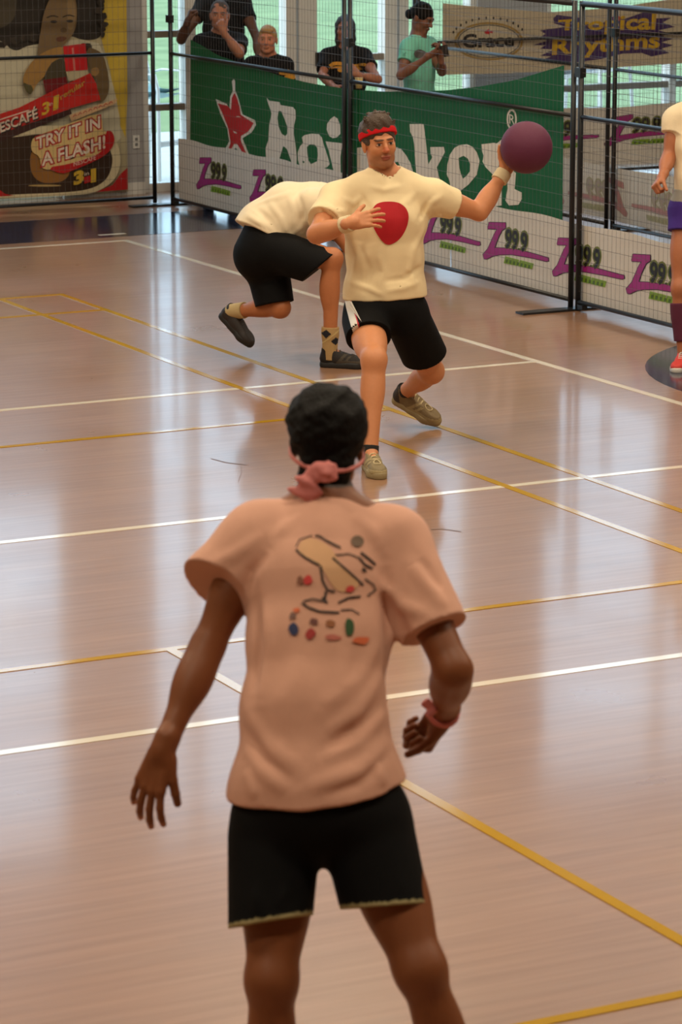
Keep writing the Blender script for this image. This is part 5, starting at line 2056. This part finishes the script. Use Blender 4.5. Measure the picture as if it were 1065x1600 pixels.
def build_spectators():
    # tall one behind, on the low bench
    arms = {1: (J(283, 62, 25.45), J(293, 33, 25.3), dict(fd=UPV*.8 + HR*.25, pn=HF*.2 + HR*.9, td=-HF, curl=(1.1, 1.2, .8))),
            -1: (J(402, 62, 25.5), J(405, 100, 25.35), None)}
    z0 = .24
    st = empty('step_bench', (J(345, 60, 25.6)[0], J(345, 60, 25.6)[1], 0), 'low wooden bench behind the fence that a spectator in black stands on', 'bench')
    bx, by = st.location[0], st.location[1]
    M_bn = mat('bench_wood', (150, 116, 80), .6, .15, 8, stretch=(1, 8, 8))
    for k in range(3):
        MB().box((bx - .27, by - .19 + k*.13, .2), (bx + .45, by - .07 + k*.13, .24)).build('plank', M_bn, st)
    for dx in (-.22, .34):
        MB().box((bx + dx, by - .17, 0), (bx + dx + .04, by + .17, .2)).build('leg', M_bn, st)
    fa = nrm(-HF)
    feetS0 = {1: np.array([J(300, 282, 25.5)[0] + .02, J(300, 282, 25.5)[1], .24]), -1: np.array([bx + .18, by, .24])}
    feetS0[1] = np.array([bx - .2, by + .02, .24])
    upright('tall spectator in black with raised fist standing on bench behind the fence', (348, -38), 25.6, fa, (96, 62, 44), M_blk_tee, arms,
            dict(shape=SHORT + [('e', (0, -.05, -.02), (.08, .06, .1), .02)], m=M_hair_black), z0=z0, feet=feetS0, sleeve=.19, shirt_w=1.05)
    # man with fist to mouth
    e1, w1 = J(374, 84, 24.80), J(349, 50, 24.78)
    arms = {-1: (e1, w1, dict(fd=px_dir(w1, J(343, 32, 24.76)), pn=HF, td=HR, curl=(1.2, 1.3, .9), thumb=(.6, .5))), 1: (J(318, 92, 24.98), J(322, 118, 24.86), None)}
    upright('short haired man in black t-shirt with fist held to his mouth behind fence', (343, 24), 25.0, -HF + HR*.0, (168, 110, 84), M_blk_tee, arms,
            dict(shape=SHORT, m=mat('hair_cropped_grey', (70, 58, 52), .7, .3, 90, bump=.4)), sleeve=.2, legs_m=M_jean, head_s=1.06)
    # boy
    arms = {-1: (None, None, None), 1: (None, None, None)}
    r, shirt, L, P_, S = upright('fair haired boy in black t-shirt with yellow print looking over the banner', (418, 62), 24.35, -HF - HR*.12, (186, 120, 92), M_blk_tee, arms,
                             dict(shape=SHORT + [('e', (0, .062, .082), (.058, .03, .022), .02)], m=mat('hair_blond', (168, 128, 72), .6, .3, 90, bump=.5, bscale=150), brow=(120, 88, 54)), slim=.96, legs_m=M_jean, head_s=1.12)
    dr = drape(shirt)
    M_y = mat('print_gold', (196, 138, 40), .8)
    for loop in ([(436, 112), (470, 117), (470, 121), (436, 116)], ell(452, 121, 9, 4, 12)):
        decal('chest_print', [loop], dr(.004), M_y, shirt, 4)
    # woman with a cup
    w3, e3 = J(559, 117, 24.02), J(590, 124, 24.15)
    arms = {-1: (e3, w3, dict(fd=-HR*.7 + UPV*.5 - HF*.2, pn=-HF*.2 - HR*.3 + UPV*.1 + HF*.5, td=UPV, curl=(.7, .8, .5))), 1: (J(503, 118, 24.3), J(524, 138, 24.1), None)}
    LONG = [('e', (0, -.014, .036), (.083, .102, .094), 0), ('e', (-.062, -.02, -.06), (.030, .055, .12), .03), ('e', (.062, -.02, -.06), (.030, .055, .12), .03), ('e', (0, -.065, -.09), (.075, .04, .15), .03),
            ('s', (0, .12, -.012), (.072, .09, .114), .01), ('s', (0, .16, -.03), (.12, .09, .11), .01)]
    r, shirt, L, P_, S = upright('dark haired woman in black t-shirt with yellow print holding a cup', (539, 46), 24.4, -HF - HR*.1, (158, 104, 82), M_blk_tee, arms,
                             dict(shape=LONG, m=mat('hair_dark', (34, 26, 24), .6, .3, 90, bump=.6, bscale=150)), slim=.95, sleeve=.22, legs_m=M_jean, shirt_w=1.1, head_s=1.04)
    dr = drape(shirt)
    for loop in (stroke([(515, 104), (519, 100), (526, 99), (538, 100)], 5.5), stroke([(514, 106), (526, 105), (538, 105)], 3), stroke([(552, 103), (562, 101), (572, 101)], 4), ell(533, 109, 6, 4, 12), ell(560, 107, 6, 3, 12)):
        decal('chest_print', [loop], dr(.004), M_y, shirt, 4)
    cup = empty('paper_cup', tuple(J(560, 135, 23.97)), 'small pale yellow paper cup held by the woman in black', 'cup')
    c0, c1 = J(560.5, 138, 23.97), J(560.5, 122, 23.97)
    mb = MB()
    u = nrm(c1 - c0)
    mb.tube([c0, c0 + UPV*.08], [.024, .031], 20)
    mb.build('cup_body', mat('cup_paper', (206, 178, 110), .6), cup, True)
    mb = MB()
    mb.tube([c0 + UPV*.08 + .031*V3(math.cos(a), math.sin(a), 0) for a in [2*PI*k/20 for k in range(21)]], .0025, 6)
    mb.build('rim', mat('cup_rim', (222, 206, 160), .6), cup, True)
    # girl in mint with a phone
    eA4, wA4 = J(626, 118, 24.05), J(672, 86, 23.95)
    eB4, wB4 = J(690, 112, 24.2), J(688, 92, 23.98)
    fc = -HF*.55 + HR*.85
    arms = {1: (eA4, wA4, dict(fd=HR*.8 + UPV*.25, pn=UPV*.6 + HF*.3, td=UPV, curl=(.5, .7, .5))), -1: (eB4, wB4, dict(fd=UPV*.9 - HR*.1, pn=-HR*.6 + UPV*.2 - HF*.4, td=-HF, curl=(.6, .7, .5)))}
    BUN = [('e', (0, -.016, .038), (.083, .102, .095), 0), ('e', (0, -.115, -.02), (.042, .042, .045), .02), ('s', (0, .12, -.035), (.12, .075, .098), .008), ('s', (.09, .012, -.04), (.03, .04, .045), .005), ('s', (-.09, .012, -.04), (.03, .04, .045), .005)]
    r, shirt, L, P_, S = upright('girl in mint green t-shirt with pinned up black hair reading her phone', (659, 28), 24.2, fc, (120, 76, 56), M_teal, arms,
                             dict(shape=BUN, m=M_hair_black), slim=.92, sleeve=.14, tilt=.45, legs_m=M_jean, head_s=1.02)
    dr = drape(shirt)
    decal('chest_print', [smooth_loop([(645, 82), (653, 76), (664, 80), (672, 88), (660, 92), (648, 90)], 1)], dr(.004), mat('print_grey', (92, 92, 92), .8), shirt, 4)
    ph = empty('mobile_phone', tuple(J(690, 84, 23.93)), 'dark mobile phone in the hands of the girl in mint green', 'phone')
    pc = J(693, 80, 23.93)
    a_, b_ = nrm(HR*.8 + UPV*.15), nrm(-HF*.5 + UPV*.5)
    b_ = nrm(b_ - a_*(a_@b_))
    n_ = np.cross(a_, b_)
    def slab(hx, hy, hz, off=0.0):
        mb = MB()
        vs = [pc + a_*x*hx + b_*y*hy + n_*(z*hz + off) for z in (-1, 1) for y in (-1, 1) for x in (-1, 1)]
        mb.add(vs, [(0, 2, 3, 1), (4, 5, 7, 6), (0, 1, 5, 4), (2, 6, 7, 3), (0, 4, 6, 2), (1, 3, 7, 5)])
        return mb
    slab(.035, .065, .005).build('phone_case', mat('phone_black', (24, 24, 26), .3), ph)
    slab(.031, .058, .0006, .0055).build('screen', mat('phone_glass', (60, 64, 70), .1), ph)


# ------------------------------------------------------------------ player at the fence in purple shorts
def build_purple_player():
    D = 17.75
    g = onZ(1082, 588, 0)
    root = empty('person', (g[0], g[1], 0), 'player in white top and purple shorts standing on the navy painted circle', 'person')
    hc = J(1092, 128, D)
    f = nrm(-HF*.6 - HR*.8)
    f = nrm(-HF*.9 - HR*.3)
    rt = np.cross(f, UPV)
    A = frame(f)
    neck, pel = J(1094, 168, D + .02), J(1092, 318, D)
    shA, elA, wrA = J(1056, 186, D), J(1044, 246, D - .02), J(1034, 276, D - .16)
    shB, elB, wrB = J(1132, 186, D), J(1150, 250, D), J(1150, 310, D - .05)
    hipA, knA, anA = J(1070, 330, D), J(1062, 450, D - .03), J(1067, 565, D + .02)
    hipB, knB, anB = J(1112, 330, D), J(1122, 450, D - .08), J(1128, 575, D)
    s = Sdf()
    add_torso(s, pel, neck, -rt, .95, .9, .9)
    s.rc(shA, neck + UPV*.02, .05, .048, .05)
    s.rc(shB, neck + UPV*.02, .05, .048, .05)
    L = add_head(s, hc, A, .95, neck, .05)
    add_limb_arm(s, shA, elA, wrA, .95, .9)
    add_limb_arm(s, shB, elB, wrB, .95, .9)
    add_hand(s, wrA, px_dir(wrA, J(1023, 290, D - .2)), HR*.6 + HF*.3, -HF + UPV*.4, .95, curl=(1.2, 1.4, .9), spread=.03, thumb=(.5, .45), thumb_curl=.4)
    add_hand(s, wrB, wrB - elB, -HR, -HF, .95)
    add_limb_leg(s, hipA, knA, anA, HF, .95, .92)
    add_limb_leg(s, hipB, knB, anB, HF, .95, .92)
    for an in (anA, anB):
        s.rc(an, an + f*.09 - UPV*.04, .032, .028, .02)
    organic('body', s, M_skin, root, .0075, base=(172, 108, 74), paint=head_paint(L, A, .95), fine=[(wrA + px_dir(wrA, J(1023, 290, D - .2))*.06, .10, .004)])
    hr = Sdf()
    hr.ell(L(0, -.014, .036), (.083, .102, .094), A, 0)
    hr.rc(L(0, -.1, .03), L(0, -.15, -.1), .035, .022, .02)
    hr.ell(L(0, .12, -.02), (.1, .088, .118), A, .01, 'sub')
    organic('hair', hr, mat('hair_chestnut', (78, 54, 38), .6, .3, 80, bump=.5, bscale=150), root, .007)
    core = Sdf()
    hemP, hemN = J(1092, 296, D), -UPV
    core.loft([(J(1094, 186, D), .155, .105), (J(1094, 235, D), .158, .125), (J(1093, 285, D), .142, .115), (J(1092, 330, D), .15, .12)], HR, .03, cut=[(hemP, hemN)])
    planes = [(hemP, hemN, .3)]
    for sh_, el_ in ((shA, elA), (shB, elB)):
        d = nrm(el_ - sh_)
        c = sh_ + d*.085
        core.rc(sh_, sh_ + d*.18, .068, .072, .04, cut=[(c, d)])
        core.rc(sh_, neck, .064, .060, .05)
        planes.append((c, d))
    core.disp(lumps(.004, 22, 41))
    core.rc(neck - UPV*.03 + f*.03, neck + UPV*.1, .06, .075, .005, 'sub')
    organic('t_shirt', Cloth(core, hollow(core, planes, .012, .05)), mat('cream_top', (234, 216, 182), .85, .05, 30, bump=.1), root, .006)
    sh = Sdf()
    nA, nB = nrm(knA - hipA), nrm(knB - hipB)
    mA, mB = J(1066, 362, D), J(1114, 362, D)
    sh.loft([(J(1092, 300, D), .150, .115), (J(1092, 325, D), .168, .125)], HR, .02)
    sh.rc(hipA, J(1065, 385, D - .03), .094, .088, .04, cut=[(mA, nA)])
    sh.rc(hipB, J(1116, 385, D - .05), .094, .088, .04, cut=[(mB, nB)])
    sh.inter(lambda P: (P - J(1092, 295, D))@UPV)
    wz = J(1092, 312, D)[2]
    organic('shorts', sh, tone_mat('shorts_purple_tone', .75, bump=.1, spec=.2), root, .006, base=(66, 44, 128), paint=[(lambda P: (P[:, 2] > wz)*1.0, (150, 146, 138))])
    M_red = mat('red_trainer', (196, 52, 44), .6, .1, 40)
    for an in (anA, anB):
        q = np.array([an[0], an[1], 0]) - f*.06
        shoe(root, q, q + f*.26, UPV, M_red, mat('sole_white', (214, 208, 200), .6), mat('lace_white', (210, 206, 200), .8), ankle=an)
        d = UPV
        b = Sdf()
        b.rc(an - d*.03, an + d*.32, .042, .060, 0)
        b.inter(lambda P, an=an: np.maximum(P[:, 2] - an[2] - .30, an[2] + .10 - P[:, 2]))
    for an, kn in ((anA, knA), (anB, knB)):
        d = nrm(kn - an)
        b = Sdf()
        b.rc(an, kn, .044, .062, 0)
        b.ell(kn*.68 + an*.32 + HF*.014, np.array([.053, .056, .12])*.95, frame_axis(an - kn), .03)
        c0, c1 = an + d*.12, an + d*.34
        b.inter(lambda P, c0=c0, c1=c1, d=d: np.maximum(-(P - c0)@d, (P - c1)@d))
        organic('calf_sleeve', b, mat('maroon_sleeve', (84, 26, 52), .85, .1, 40), root, .006)
    return root


build_pink_player()
thrower, wrB, fdB = build_thrower()
# the ball, palm behind it
bc = J(822, 230.5, 15.40)
BR = .131
ball = empty('rubber_ball', tuple(bc - UPV*BR), 'purple rubber playground ball in the thrower\'s raised hand', 'ball')
mb = MB()
vs, fs = [], []
nu, nv = 64, 40
for j in range(nv + 1):
    th = PI*j/nv
    for i in range(nu):
        ph = 2*PI*i/nu
        rr = BR*(1 - .0035*math.exp(-((th - PI/2)/.02)**2))
        vs.append(bc + rr*V3(math.sin(th)*math.cos(ph), math.sin(th)*math.sin(ph), math.cos(th)))
for j in range(nv):
    for i in range(nu):
        a, b = j*nu + i, j*nu + (i + 1) % nu
        fs.append((a, a + nu, b + nu, b))
mb.add(vs, fs)
M_ball = mat('ball_rubber', (94, 38, 66), .62, .06, 60, bump=.25, bscale=420, spec=.35)
mb.build('ball_skin', M_ball, ball, True)
mb = MB()
mb.tube([bc + UPV*(BR - .003), bc + UPV*(BR + .0015)], .008, 12)
mb.build('valve', mat('valve_dark', (46, 24, 36), .6), ball)
build_bent_player()
build_purple_player()
build_spectators()
